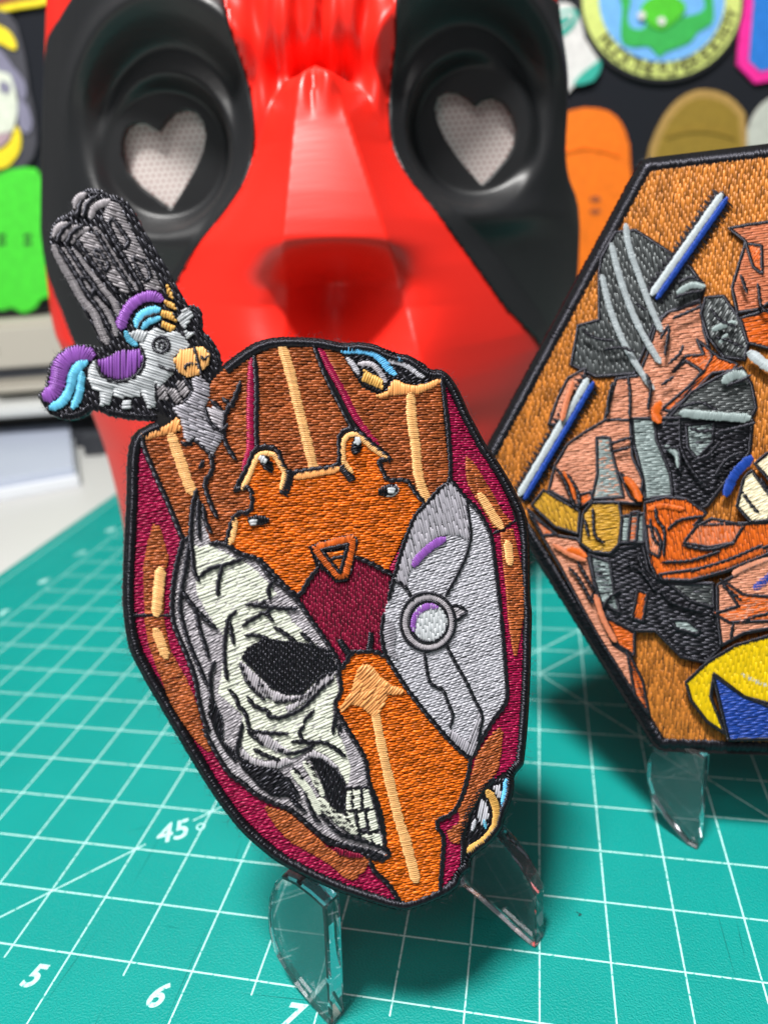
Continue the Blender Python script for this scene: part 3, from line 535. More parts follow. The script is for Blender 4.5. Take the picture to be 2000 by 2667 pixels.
for sp in ([4, (590, 490), (557, 620), (547, 820), (560, 950), (570, 1060), (602, 1135)], [4, (640, 600), (650, 700), (690, 790)], [4, (605, 570), (600, 700), (610, 830)], [4, (740, 1240), (745, 1150), (772, 1040)], [4, (612, 1105), (690, 1050), (800, 1020), (920, 980)],
           [4, (1110, 1262), (1105, 1190), (1142, 1140)], [4, (950, 1305), (1080, 1322), (1200, 1335), (1300, 1335)], [4, (925, 1455), (1010, 1400), (1080, 1370), (1132, 1422)], [4, (1080, 1370), (1135, 1330)], [4, (1050, 1300), (1080, 1285)], [4, (800, 1422), (872, 1358)], [4, (815, 1420), (792, 1560), (790, 1700), (806, 1842)], [4, (830, 1440), (852, 1582)], [4, (1150, 1470), (1230, 1522), (1300, 1575)],
           [4, (945, 1525), (1020, 1530), (1090, 1548)], [4, (1340, 1510), (1420, 1590)], [4, (535, 880), (510, 1050), (482, 1200), (470, 1330), (502, 1480), (550, 1620), (612, 1760), (650, 1850), (690, 1900)], [4, (490, 1210), (550, 1300), (620, 1380), (725, 1480)], [4, (545, 1280), (580, 1350), (612, 1480), (650, 1600), (672, 1680)],
           [4, (720, 1720), (690, 1800), (690, 1920), (702, 2010)], [5, (550, 535), (600, 600), (612, 650), (660, 700), (682, 780), (692, 822), (780, 842), (960, 852)], [5, (682, 590), (730, 652), (830, 692), (822, 722), (900, 737), (960, 722), (1050, 682), (1130, 612), (1210, 522), (1290, 462)],
           [5, (630, 350), (680, 480), (740, 550), (790, 602)], [5, (760, 480), (830, 592)], [5, (880, 622), (1030, 602), (1130, 560), (1200, 450), (1280, 420)], [5, (690, 842), (760, 902), (782, 930)], [5, (730, 962), (800, 1002), (900, 1040)], [5, (1080, 798), (1050, 840), (1090, 910), (1210, 912), (1300, 952), (1370, 1012)],
           [5, (890, 955), (980, 992), (1100, 962), (1145, 920), (1000, 905)], [5, (1285, 842), (1312, 705)], [5, (1330, 850), (1340, 790)], [5, (1080, 762), (1150, 690)], [5, (640, 780), (620, 880), (600, 960), (612, 1022), (680, 1060)], [5, (1090, 1250), (1120, 1360), (1160, 1450), (1192, 1482)], [5, (1195, 1330), (1260, 1420), (1340, 1492), (1400, 1560)],
           [5, (1010, 1100), (1070, 1182)], [5, (1100, 1060), (1150, 1130), (1180, 1262)], [5, (960, 1160), (1042, 1302)], [5, (1000, 1330), (1082, 1402)], [5, (1390, 1240), (1470, 1236), (1545, 1240)], [5, (1425, 1258), (1425, 1390)], [5, (1380, 1410), (1400, 1480), (1472, 1552), (1600, 1545)], [5, (1492, 1250), (1498, 1390)], [5, (1372, 1398), (1470, 1398), (1572, 1390)],
           [5, (1552, 1240), (1602, 1400), (1640, 1560)], [5, (1455, 1415), (1470, 1530), (1478, 1600)], [5, (1520, 1410), (1545, 1540), (1565, 1612)], [5, (1290, 1400), (1380, 1500), (1420, 1590)],
           [5, (1200, 1420), (1250, 1480), (1330, 1560), (1400, 1590), (1560, 1635), (1659, 1668)]): S.line(sp, 27, .66, name='crack')
# --- main outlines
for sp in ([4, (200, 120), (215, 190), (260, 300), (320, 440), (380, 570), (430, 690), (490, 830), (545, 828)], [4, (490, 850), (440, 1050), (414, 1250), (420, 1420), (470, 1560), (530, 1700), (580, 1850), (602, 1980), (640, 2130), (672, 2212)],
           [5, (370, 830), (420, 930), (490, 1050), (560, 1150), (650, 1210), (720, 1275), (850, 1345), (980, 1395), (1080, 1475), (1180, 1565), (1260, 1630), (1390, 1660), (1560, 1700), (1659, 1745)], [6, (200, 1690), (330, 1740), (400, 1755), (450, 1712), (400, 1660)],
           [4, (690, 865), (800, 880), (920, 955), (1030, 985), (1110, 1100), (1300, 1265), (1410, 1420), (1510, 1560), (1602, 1710), (1612, 1780)], [5, (1325, 390), (1348, 540), (1305, 640), (1340, 730), (1400, 830), (1462, 930), (1522, 1040), (1548, 1200), (1612, 1360), (1648, 1520), (1662, 1650)],
           [2, (452, 370), (465, 600), (462, 850), (470, 1025)], [2, (880, 290), (960, 500), (1060, 700), (1155, 885)], [2, (310, 1315), (400, 1150), (465, 1020), (600, 1022), (650, 1120), (700, 1190), (880, 1168), (1050, 1128), (1060, 930), (1170, 880), (1300, 990), (1422, 1092), (1345, 1105), (1375, 1190), (1415, 1245), (1540, 1250), (1600, 1330), (1665, 1410)],
           [2, (310, 1315), (420, 1308), (424, 1460), (330, 1490), (285, 1560), (250, 1705)], [2, (250, 1700), (340, 1770), (480, 1815), (600, 1930), (700, 2035), (775, 2065), (840, 1960), (905, 1880)], [2, (1180, 1795), (1300, 1850), (1430, 1922)],
           [3, (690, 520), (710, 700), (735, 900), (745, 1235), (680, 1300), (580, 1412)], [3, (745, 1235), (800, 1305), (865, 1385), (935, 1450), (1002, 1560), (1042, 1660), (1062, 1800), (1086, 2000), (1108, 2180)], [6, (1250, 0), (1266, 200), (1281, 400), (1287, 610), (1202, 740), (1122, 870), (1062, 980), (1032, 1032)],
           [3, (580, 1412), (500, 1500), (455, 1600), (400, 1750), (345, 1950), (305, 2100)], [6, (410, 0), (395, 120), (402, 200), (425, 290), (510, 430), (605, 570), (740, 740), (865, 885), (950, 970), (1030, 1035)],
           [6, (1030, 1035), (1012, 1150), (965, 1310), (902, 1420), (802, 1475), (795, 1530), (835, 1590), (830, 1750), (812, 1960)], [6, (260, 262), (180, 275), (140, 340), (95, 395)], [6, (260, 265), (340, 262), (425, 300)], [6, (310, 1760), (345, 1840), (440, 1930), (520, 2050)],
           [4, (690, 240), (702, 340), (652, 430), (660, 500), (692, 590), (732, 680)], [4, (610, 320), (640, 290)], [2, (350, 550), (300, 680), (240, 780), (235, 950), (310, 1095)], [2, (230, 660), (290, 720)], [2, (150, 680), (210, 740)]): S.line(sp, 30, .54)
S.satin('outline', 'black', [6, (1200, 1180), (1120, 1250), (1060, 1340), (1010, 1440), (975, 1560), (985, 1680), (970, 1780)], 46, .4, .3)

# --- loose wires at the lower right
S.fill('black_field', 'black', [6, (1210, 1190), (1350, 1180), (1345, 1260), (1320, 1350), (1280, 1440), (1255, 1530), (1180, 1630), (1100, 1700), (1030, 1750), (990, 1790), (985, 1640), (1000, 1520), (1060, 1380), (1130, 1270)], 40, .06, 1.6)
S.satin('gold_wire', 'gold', [6, (1152, 1265), (1195, 1330), (1218, 1420), (1205, 1520), (1150, 1600), (1080, 1655), (1008, 1695)], 56, .34, .36)
S.fill('grey_wire', 'grey', [6, (1112, 1330), (1150, 1362), (1162, 1450), (1118, 1520), (1082, 1450)], 70, .3, None); S.fill('grey_wire', 'grey', [6, (1196, 1240), (1250, 1222), (1252, 1300), (1232, 1325)], 70, .3, None)
S.satin('blue_wire', 'sky', [6, (1292, 1188), (1282, 1280), (1262, 1375)], 46, .32, .3); S.satin('grey_wire', 'grey', [6, (1065, 1480), (1045, 1545)], 32, .3)
S.satin('blue_wire', 'blue', [6, (1130, 1480), (1140, 1530)], 22, .4)

# --- cannon
for sp, wd in (([1, (545, 395), (560, 330), (620, 298)], 46), ([1, (602, 445), (622, 375), (690, 330)], 42), ([1, (655, 465), (685, 390), (790, 345)], 48), ([1, (392, 600), (420, 540), (482, 508)], 42), ([1, (452, 622), (500, 552), (560, 530)], 40), ([1, (522, 645), (562, 575), (640, 545)], 42),
               ([1, (395, 670), (440, 770), (495, 870), (540, 950), (600, 1060), (680, 1150), (720, 1250), (775, 1370)], 50), ([1, (460, 690), (530, 800), (600, 920), (660, 1020), (745, 1110), (800, 1200), (840, 1310)], 44), ([1, (530, 700), (640, 850), (730, 960), (820, 1070), (862, 1160)], 42), ([1, (690, 540), (800, 720), (900, 880), (985, 985)], 40)):
    S.satin('barrel', 'gun_grey', sp, wd, .22, .34)
S.fill('barrel', 'gun_grey', [1, (750, 440), (800, 350), (860, 370), (920, 500), (990, 640), (1060, 770), (1130, 900), (1172, 985), (1060, 985), (980, 860), (910, 740), (830, 620), (770, 520)], -24, .24, 2.6, .26)
S.fill('barrel', 'gun_grey', [1, (560, 640), (620, 580), (690, 600), (760, 700), (850, 830), (930, 950), (925, 1005), (840, 965), (760, 905), (690, 820), (620, 740)], -24, .24, 2.6, .26)
for sp in ([1, (790, 510), (850, 640), (900, 690), (932, 640), (880, 560), (830, 490)], [1, (970, 770), (1010, 860), (1050, 920), (1090, 900), (1060, 810), (1000, 765)], [1, (690, 720), (735, 800), (770, 850), (790, 810), (750, 740), (715, 700)], [1, (590, 920), (630, 1000), (670, 1020), (690, 960), (640, 900)]): S.line(sp, 26, .5, closed=True)
for sp in ([1, (560, 620), (640, 740), (720, 850), (840, 1000)], [1, (700, 570), (800, 740), (890, 880), (970, 1000)], [1, (740, 480), (830, 640), (930, 800), (1030, 970)], [1, (430, 680), (500, 790), (570, 900), (640, 1020), (730, 1140), (800, 1270)], [1, (500, 690), (600, 840), (700, 980), (790, 1090)], [1, (610, 450), (640, 370), (700, 320)], [1, (560, 450), (590, 360)], [1, (420, 640), (460, 560), (520, 515)], [1, (490, 650), (530, 580), (600, 530)]): S.line(sp, 27, .5)
# cannon mount, lower end
mt = S.fill('mount', 'mid_grey', [1, (1390, 1620), (1450, 1610), (1512, 1680), (1500, 1780), (1475, 1830), (1502, 1900), (1605, 1990), (1605, 2050), (1535, 2165), (1440, 2085), (1405, 2040), (1355, 2085), (1330, 2040), (1310, 1920), (1250, 1830), (1340, 1800), (1392, 1720)], -28, .44, 2.4, .28)
S.fill('mount', 'warm_grey', [1, (1490, 1830), (1570, 1830), (1622, 1860), (1600, 1985), (1520, 1930)], -30, .46, None); S.line([1, (1480, 1830), (1510, 1930), (1590, 2000), (1640, 1960)], 24, .74); S.line([1, (1320, 2080), (1350, 2100), (1400, 2060), (1450, 2100), (1540, 2180)], 30, .4)
for sp in ([1, (1140, 1690), (1190, 1672), (1210, 1770), (1150, 1770)], [1, (1200, 1700), (1260, 1690), (1320, 1790), (1270, 1800)], [1, (1270, 1650), (1330, 1640), (1370, 1720), (1320, 1760)]): S.fill('mount', 'gun_grey', sp, 40, .24, None)
S.line([1, (1340, 1640), (1390, 1720), (1330, 1800)], 24, .44)

# --- toy unicorn
uni = S.fill('unicorn', 'white', [1, (1070, 1290), (1130, 1255), (1200, 1300), (1270, 1280), (1325, 1330), (1362, 1390), (1250, 1462), (1262, 1560), (1232, 1602), (1150, 1682), (1112, 1640), (1112, 1740), (1122, 1830), (1072, 1832), (1010, 1690), (1010, 1752), (830, 1752), (822, 1690), (790, 1810), (730, 1812), (730, 1712), (680, 1702), (640, 1612), (660, 1520), (700, 1500), (722, 1600), (830, 1645), (960, 1622), (1040, 1540), (1040, 1420), (1010, 1370)], -24, .26, None, .3)
S.fill('ear', 'white', [1, (940, 1305), (1000, 1272), (1062, 1292), (1040, 1355), (980, 1355)], 60, .34, None, .28, parent=uni); S.fill('hoof', 'white', [1, (890, 1780), (942, 1780), (942, 1832), (890, 1832)], 0, .3, None, parent=uni)
S.fill('saddle', 'purple', [1, (710, 1500), (790, 1470), (880, 1422), (960, 1425), (1010, 1410), (1032, 1490), (990, 1570), (920, 1622), (830, 1622), (750, 1592)], 82, .4, None, .36, parent=uni); S.line([1, (700, 1505), (740, 1600), (830, 1645), (930, 1635), (1010, 1580), (1045, 1490), (1020, 1400)], 22, .5, parent=uni)
S.satin('mane', 'purple', [1, (868, 1262), (900, 1170), (950, 1095), (1030, 1042), (1110, 1032), (1168, 1062)], 68, .36, .36, parent=uni)
S.satin('mane', 'blue', [1, (988, 1252), (1012, 1182), (1070, 1142), (1152, 1132)], 58, .36, .32, parent=uni); S.satin('mane', 'blue', [1, (1030, 1262), (1072, 1215), (1152, 1190)], 44, .36, .32, parent=uni); S.satin('mane', 'blue', [1, (912, 1292), (935, 1340), (985, 1385)], 42, .36, .32, parent=uni)
S.line([1, (1000, 1262), (1050, 1190), (1150, 1160)], 18, .5, parent=uni)
for sp in ([1, (1200, 950), (1230, 985), (1252, 1055), (1208, 1012)], [1, (1192, 1060), (1250, 1085), (1272, 1130), (1195, 1095)], [1, (1178, 1140), (1240, 1150), (1272, 1215), (1172, 1175)], [1, (1172, 1212), (1265, 1250), (1240, 1288), (1175, 1250)]): S.fill('horn', 'gold', sp, 70, .36, None, .3, parent=uni)
S.fill('tuft', 'white', [1, (1280, 1192), (1340, 1118), (1392, 1160), (1332, 1264)], 30, .34, None, .3, parent=uni); S.fill('tuft', 'white', [1, (1330, 1280), (1402, 1302), (1350, 1332)], 30, .34, None, .3, parent=uni)
S.satin('eye', 'black', oval(1, 1165, 1385, 56, 56, 0, 12), 24, .56, .24, closed=True, sm=2, parent=uni); S.satin('eye', 'black', [1, (1150, 1400), (1150, 1370), (1180, 1365), (1190, 1395), (1172, 1415)], 22, .56, .24, parent=uni)
S.fill('snout', 'sand', [1, (1258, 1490), (1310, 1420), (1390, 1410), (1420, 1480), (1442, 1590), (1360, 1612), (1290, 1572)], 78, .42, None, .32, parent=uni); S.fill('snout', 'sand', [1, (1410, 1400), (1470, 1398), (1502, 1450), (1502, 1520), (1460, 1562), (1432, 1490)], 78, .42, None, .32, parent=uni)
S.line([1, (1338, 1552), (1352, 1525), (1418, 1522)], 22, .7, parent=uni); S.line([1, (1460, 1472), (1470, 1490), (1502, 1470)], 20, .7, parent=uni); S.line([1, (1405, 1405), (1425, 1490), (1450, 1590)], 20, .7, parent=uni)
S.line([1, (1150, 1530), (1200, 1560), (1260, 1570)], 18, .56, parent=uni)
S.satin('tail', 'purple', [1, (322, 1755), (400, 1715), (425, 1620), (450, 1520), (520, 1455), (600, 1440), (675, 1470)], 96, .34, .38, parent=uni, taper=True)
S.satin('tail', 'blue', [1, (370, 1832), (450, 1795), (510, 1700), (535, 1590), (580, 1530), (630, 1505)], 58, .34, .34, parent=uni); S.satin('tail', 'blue', [1, (530, 1832), (575, 1740), (598, 1580)], 48, .34, .34, parent=uni)

# ------------------------------------------------------------------ hexagonal patch: plain angular colour shapes
XP = patch_plane(np.array([134.96753717, 42.13587794, 22.0]), 0, 21)
hexp = empty('embroidered_patch', mat=XP.matrix())
tag(hexp, 'hexagonal bronze embroidered patch with a black rim, covered in angular coloured shapes', 'patch', 'embroidered patches on clear stands')
H = Stitcher(XP, hexp, .0284, .46)
ctr_ = np.array([21.9, 62.9]); vs = [ctr_ + 69.4*np.array([math.cos(math.radians(a+2.3)), math.sin(math.radians(a+2.3))]) for a in (120, 180, 240, 300, 0, 60)]
hx = []
for i in range(6):      # slightly rounded corners
    p, q, r_ = vs[i-1], vs[i], vs[(i+1) % 6]; a = q + (p-q)/np.linalg.norm(p-q)*1.6; b = q + (r_-q)/np.linalg.norm(r_-q)*1.6
    hx += [a, .25*a+.5*q+.25*b, b]
hx = np.array(hx); hsg = polysign(hx)
prism('backing', (hx-ctr_)*.996+ctr_, -1.6, 0, M_TWILL, hexp)
H.border('rim', 'black', hx, -.1, 3.1, -1.2, .15, .85, .3, closed=True, sign=hsg, slant=.12)
inner = (hx-ctr_)*.955+ctr_
H.fill('bronze_field', 'bronze', inner, 86, .03, 1.9, .2, uv=True)
shapes = [
 ('charcoal_shape', 'charcoal', [8, (555, 850), (700, 835), (930, 985), (1100, 1110), (1195, 1245), (1160, 1340), (930, 1425), (840, 1500), (760, 1700), (690, 1865), (420, 1885), (240, 1800), (290, 1520), (440, 1480), (440, 1150), (470, 920)], 100),
 ('salmon_shape', 'salmon', [8, (1165, 1350), (930, 1430), (850, 1520), (780, 1740), (720, 1880), (560, 1905), (470, 2230), (880, 2230), (980, 2100), (1150, 1910), (1250, 1750), (1190, 1560)], 6),
 ('salmon_shape', 'salmon', [8, (340, 1830), (215, 1900), (140, 2050), (80, 2230), (150, 2230), (330, 1930)], 6),
 ('rust_shape', 'rust', [8, (1140, 1620), (1300, 1750), (1430, 1800), (1400, 1842), (1250, 1862), (1130, 1985), (950, 2135), (890, 2120), (1080, 1960), (1180, 1850), (1060, 1770), (970, 1850), (1060, 1740), (1190, 1730)], 40),
 ('charcoal_shape', 'charcoal', [8, (1200, 1320), (1330, 1310), (1430, 1450), (1505, 1650), (1480, 1765), (1330, 1745), (1220, 1600), (1170, 1440)], 60),
 ('salmon_shape', 'terracotta', [8, (1370, 825), (1500, 800), (1720, 770), (1720, 1300), (1600, 1400), (1430, 1430), (1390, 1250), (1450, 1050), (1490, 920)], 5),
 ('rust_shape', 'rust', [8, (1490, 935), (1600, 950), (1605, 1150), (1540, 1100)], 60), ('rust_shape', 'rust', [8, (1450, 1470), (1720, 1390), (1720, 1700), (1500, 1645)], 8),
 ('slate_shape', 'charcoal', [8, (1300, 1885), (1460, 1822), (1530, 1950), (1562, 2110), (1500, 2230), (900, 2230), (985, 2130), (1100, 2000)], 4),
 ('slate_shape', 'slate', [7, (870, -20), (1000, -20), (1010, 100), (1090, 300), (1100, 420), (945, 440), (935, 330), (880, 120)], 4), ('black_shape', 'black', [7, (1000, -20), (1380, -20), (1560, -10), (1540, 180), (1400, 350), (1300, 480), (1250, 500), (1105, 430), (1090, 290), (1010, 100)], 0), ('slate_shape', 'slate', [7, (1180, 20), (1340, 0), (1330, 120), (1240, 210), (1190, 150)], 10),
 ('salmon_shape', 'salmon', [7, (500, 130), (600, 60), (720, -10), (860, -10), (872, 200), (932, 330), (920, 470), (790, 460), (640, 452), (560, 482), (395, 392), (430, 250)], 8),
 ('slate_shape', 'slate', [7, (668, 90), (742, 90), (762, 200), (802, 350), (822, 432), (640, 442), (672, 300)], 6), ('rust_shape', 'rust', [7, (560, 420), (640, 400), (640, 452), (570, 490)], 40), ('rust_shape', 'rust', [7, (800, 290), (850, 340), (925, 400), (920, 470), (860, 430)], 60),
 ('mustard_shape', 'mustard', [7, (365, 390), (470, 455), (572, 512), (562, 642), (430, 600), (298, 478)], 110),
 ('salmon_shape', 'salmon', [7, (275, 500), (440, 650), (560, 672), (620, 782), (662, 960), (640, 1000), (762, 1272), (852, 1335), (872, 1405), (970, 1680), (900, 1590), (760, 1370), (600, 1090), (450, 810), (360, 660)], 8),
 ('rust_shape', 'rust', [7, (298, 540), (370, 590), (440, 645), (360, 650)], 20), ('rust_shape', 'rust', [7, (720, 1120), (882, 1202), (882, 1335), (790, 1275)], 10), ('rust_shape', 'rust', [7, (840, 1300), (930, 1480), (966, 1670), (885, 1560)], 10),
 ('black_shape', 'black', [7, (620, 742), (800, 722), (930, 702), (962, 850), (1022, 912), (1332, 922), (1342, 1100), (1372, 1202), (1372, 1292), (1290, 1372), (1150, 1342), (1002, 1192), (882, 1192), (722, 1112), (662, 982)], 2),
 ('slate_shape', 'slate', [7, (630, 760), (742, 802), (762, 950), (802, 1092), (692, 1032), (652, 902)], 4), ('slate_shape', 'charcoal', [7, (1080, 925), (1330, 925), (1335, 1060), (1200, 1020)], 0), ('rust_shape', 'rust', [7, (900, 960), (955, 980), (930, 1140), (870, 1120)], 70), ('slate_shape', 'slate', [7, (1090, 1130), (1180, 1130), (1255, 1190), (1240, 1210), (1120, 1180)], 10),
 ('mustard_shape', 'mustard', [7, (590, 520), (640, 462), (792, 462), (812, 560), (792, 702), (742, 752), (640, 742), (572, 690)], 10), ('slate_shape', 'slate', [7, (810, 540), (935, 525), (935, 690), (800, 690)], 0), ('rust_shape', 'rust', [7, (860, 520), (905, 515), (890, 680), (845, 690)], 10),
 ('rust_shape', 'rust', [7, (940, 462), (1060, 432), (1180, 442), (1290, 522), (1220, 590), (1500, 580), (1720, 570), (1720, 700), (1400, 832), (1200, 902), (1010, 892), (970, 802), (940, 652)], 100),
 ('salmon_shape', 'terracotta', [7, (1160, 690), (1230, 600), (1320, 552), (1500, 592), (1440, 690), (1300, 715)], 100), ('salmon_shape', 'salmon', [7, (945, 590), (1000, 610), (1032, 680), (1020, 770), (960, 740)], 80), ('rust_shape', 'dark_orange', [7, (1020, 870), (1300, 830), (1500, 760), (1720, 680), (1720, 720), (1400, 850), (1200, 905), (1040, 900)], 100),
 ('salmon_shape', 'salmon', [7, (1350, 930), (1500, 850), (1720, 760), (1720, 1160), (1500, 1202), (1372, 1272), (1352, 1100)], 10), ('rust_shape', 'rust', [7, (1372, 900), (1500, 985), (1720, 1000), (1720, 1130), (1420, 1142), (1330, 1092), (1470, 1050)], 12),
 ('cream_shape', 'cream', [7, (1500, 320), (1545, 280), (1660, 440), (1640, 562), (1540, 572), (1460, 482)], 30), ('cream_shape', 'cream', [7, (1560, 240), (1720, 110), (1720, 350), (1660, 350)], 40),
 ('yellow_shape', 'yellow', [7, (1170, 1480), (1300, 1362), (1450, 1272), (1720, 1195), (1720, 1620), (1500, 1562), (1330, 1432), (1310, 1560), (1392, 1770), (1290, 1702), (1200, 1582)], 88),
 ('blue_shape', 'royal', [7, (1325, 1440), (1500, 1562), (1720, 1650), (1720, 1800), (1412, 1805)], 14),
]
lim = (hx-ctr_)*.957+ctr_
def inside_clip(P):
    """cut a shape off along the inner edge of the rim"""
    out = P
    for i in range(len(lim)):
        a, b = lim[i], lim[(i+1) % len(lim)]; e = b-a
        if np.linalg.norm(e) < .3: continue
        side = lambda q: (e[0]*(q[1]-a[1])-e[1]*(q[0]-a[0]))*hsg
        new = []
        for k in range(len(out)):
            p, q = out[k], out[(k+1) % len(out)]; sp_, sq_ = side(p), side(q)
            if sp_ >= 0: new.append(p)
            if sp_*sq_ < 0: new.append(p + (q-p)*sp_/(sp_-sq_))
        out = new
        if len(out) < 3: return None
    return np.array(out)
zz = .36
for (nm, mt_, sp, an) in shapes:
    P = inside_clip(XP.uv(src(sp)))
    if P is None: continue
    o = H.fill(nm, mt_, P, an, zz, 2.6, .24, uv=True); zz += .05
    H.satin('outline', 'black', np.vstack([P, P[:1]]), 22, zz+.2, .2, .3, .8, sm=1, uv=True, parent=o)
for sp in ([8, (628, 800), (650, 960), (730, 1190), (800, 1380), (882, 1565)], [8, (525, 940), (570, 1130), (650, 1370), (740, 1570), (872, 1790)], [8, (458, 1165), (510, 1390), (600, 1620), (700, 1800), (822, 1980)]): H.satin('pale_bar', 'steel', sp, 42, 1.1, .42, .34, .2)
for a_, b_ in (((1330, 600), (830, 1315)), ((375, 1920), (-116, 2748))):
    A_ = np.array(a_, float); B_ = np.array(b_, float); dd = (B_-A_)/np.linalg.norm(B_-A_); nn = np.array([-dd[1], dd[0]])
    H.line([8, tuple(A_-dd*14), tuple(B_+dd*4)], 150, .75, .3)
    H.satin('pale_bar', 'steel', [8, tuple(A_+nn*22), tuple(B_+nn*22)], 50, 1.1, .36, .36, .2); H.satin('blue_bar', 'royal', [8, tuple(A_-nn*24), tuple(B_-nn*24)], 40, 1.1, .36, .36, .2)
H.satin('blue_bar', 'royal', [7, (1545, 205), (1450, 300), (1395, 420)], 66, 2.1, .36, .36); H.satin('pale_bar', 'steel', [8, (1500, 1720), (1600, 1800), (1700, 1860)], 70, 2.1, .4, .36); H.satin('pale_bar', 'steel', [7, (1490, 1432), (1560, 1472), (1700, 1530)], 40, 2.1, .4, .36)
H.satin('blue_bar', 'royal', [7, (1560, 950), (1640, 890), (1700, 850)], 60, 2.1, .36, .36)
H.fuzz(hx, 160, 1.4)

for k, sp in enumerate(([7, (430, 260), (480, 330), (540, 480)], [7, (500, 300), (560, 400), (570, 470)], [7, (560, 800), (600, 870), (650, 960)], [7, (510, 830), (570, 900), (640, 1030)], [7, (1000, 490), (1010, 560), (1050, 620), (1045, 760)], [7, (970, 560), (985, 650), (1015, 700)], [7, (1160, 705), (1300, 728), (1440, 692)], [7, (1070, 610), (1140, 560), (1250, 540)], [7, (1200, 850), (1400, 790), (1600, 705)],
        [7, (1040, 800), (1200, 790), (1360, 740)], [7, (1380, 930), (1440, 980), (1480, 1015)], [7, (1440, 1150), (1425, 1230)], [7, (1500, 1130), (1590, 1100), (1650, 1090)], [7, (1135, 0), (1145, 150), (1210, 280), (1290, 370)], [7, (1350, 60), (1450, 40), (1560, 10)], [7, (1060, 150), (1130, 160), (1140, 280)], [7, (1200, 40), (1260, 60), (1330, 50)], [7, (1220, 220), (1300, 190), (1360, 120)],
        [7, (645, 500), (655, 640), (705, 690)], [7, (600, 560), (620, 650)], [7, (740, 130), (830, 100), (868, 90)], [7, (760, 170), (850, 150)], [7, (700, 1060), (740, 1000), (800, 960)], [7, (840, 800), (920, 850), (1000, 960)], [7, (900, 760), (940, 860)], [7, (1030, 960), (1100, 1030), (1260, 1080)], [7, (1340, 300), (1400, 220), (1470, 180)], [7, (1490, 400), (1530, 460), (1580, 520)], [7, (1600, 330), (1640, 400)],
        [8, (640, 1900), (655, 2020), (650, 2180)], [8, (775, 1880), (800, 1980), (780, 2120)], [8, (530, 1940), (500, 2060), (495, 2160)], [8, (870, 1620), (930, 1540), (900, 1740)], [8, (960, 1480), (1060, 1440), (1150, 1400)], [8, (1560, 1240), (1585, 1400), (1660, 1450)], [8, (1440, 1180), (1480, 1300)], [8, (930, 1800), (1000, 1740), (1030, 1680)], [8, (880, 1950), (960, 1900)], [8, (1230, 1420), (1300, 1500), (1400, 1540)], [8, (1270, 1620), (1350, 1640), (1450, 1690)],
        [8, (1010, 2110), (1150, 2080), (1260, 2130)], [8, (1340, 1960), (1450, 1920), (1500, 1890)], [8, (320, 1560), (400, 1620), (540, 1640)], [8, (480, 1700), (600, 1690), (680, 1720)], [8, (700, 1380), (760, 1420)], [8, (1000, 1230), (1090, 1190), (1170, 1230)], [8, (980, 1330), (1080, 1300), (1160, 1290)])):
    H.line(sp, 22, 2.3 + .01*(k % 4), .26, name='fold')
for (mt_, sp, wd) in (('slate', [8, (990, 1300), (1090, 1245), (1180, 1255)], 46), ('slate', [8, (1240, 1560), (1320, 1530), (1400, 1510)], 40), ('slate', [8, (1290, 1650), (1340, 1600)], 36), ('slate', [8, (1310, 1930), (1400, 1880), (1470, 1890)], 60), ('slate', [8, (1010, 2150), (1200, 2170), (1500, 2190)], 60), ('slate', [7, (1060, 140), (1120, 190), (1130, 260)], 40), ('rust', [8, (870, 2080), (830, 2150), (860, 2220)], 60), ('rust', [7, (540, 440), (520, 360), (480, 290)], 26), ('rust', [7, (830, 320), (880, 380), (910, 450)], 50), ('dark_orange', [7, (1240, 860), (1400, 810), (1600, 730)], 40), ('dark_orange', [7, (960, 500), (1040, 480), (1160, 500)], 36), ('terracotta', [7, (660, 990), (700, 1120), (770, 1250)], 40), ('terracotta', [7, (420, 700), (520, 760), (600, 790)], 36), ('rust', [7, (500, 730), (560, 740), (600, 770)], 50), ('terracotta', [8, (250, 1930), (200, 2080), (170, 2200)], 40), ('salmon', [7, (1440, 870), (1540, 820), (1650, 790)], 60)):
    H.satin('shade', mt_, sp, wd, 2.22, .26, .34, .3)

# ------------------------------------------------------------------ red two-tone mask behind the patches
MP = wall_plane(222)
M_RED = noise_bump(material('red_print_plastic', (236, 40, 28), .36, .5), 60, .05, .0006, 3, (1.5, 1.5, 34))
M_BLK = noise_bump(material('black_print_plastic', (30, 31, 33), .42, .5), 60, .2, .0006, 3, (1.5, 1.5, 34))
mask = empty('mask', mat=MP.matrix())
tag(mask, 'large red mask with black sides and white heart-shaped mesh eyes', 'mask')
K10 = lambda pts: [10] + list(pts)
def sdf(P, Q):
    """signed distance from points P to the closed outline Q (negative inside), and the nearest point"""
    best = np.full(len(P), 1e9); near = np.zeros_like(P); ins = np.zeros(len(P), bool)
    for i in range(len(Q)):
        a, b = Q[i], Q[(i+1) % len(Q)]; e = b-a; L2 = e @ e
        if L2 < 1e-12: continue
        t = np.clip(((P-a) @ e)/L2, 0, 1); c = a + t[:, None]*e; dd = ((P-c)**2).sum(1); m = dd < best
        best[m] = dd[m]; near[m] = c[m]
        if abs(e[1]) > 1e-12:
            cr = (a[1] > P[:, 1]) != (b[1] > P[:, 1]); xi = a[0] + (P[:, 1]-a[1])*e[0]/e[1]; ins ^= cr & (P[:, 0] < xi)
    dist = np.sqrt(best); return np.where(ins, -dist, dist), near
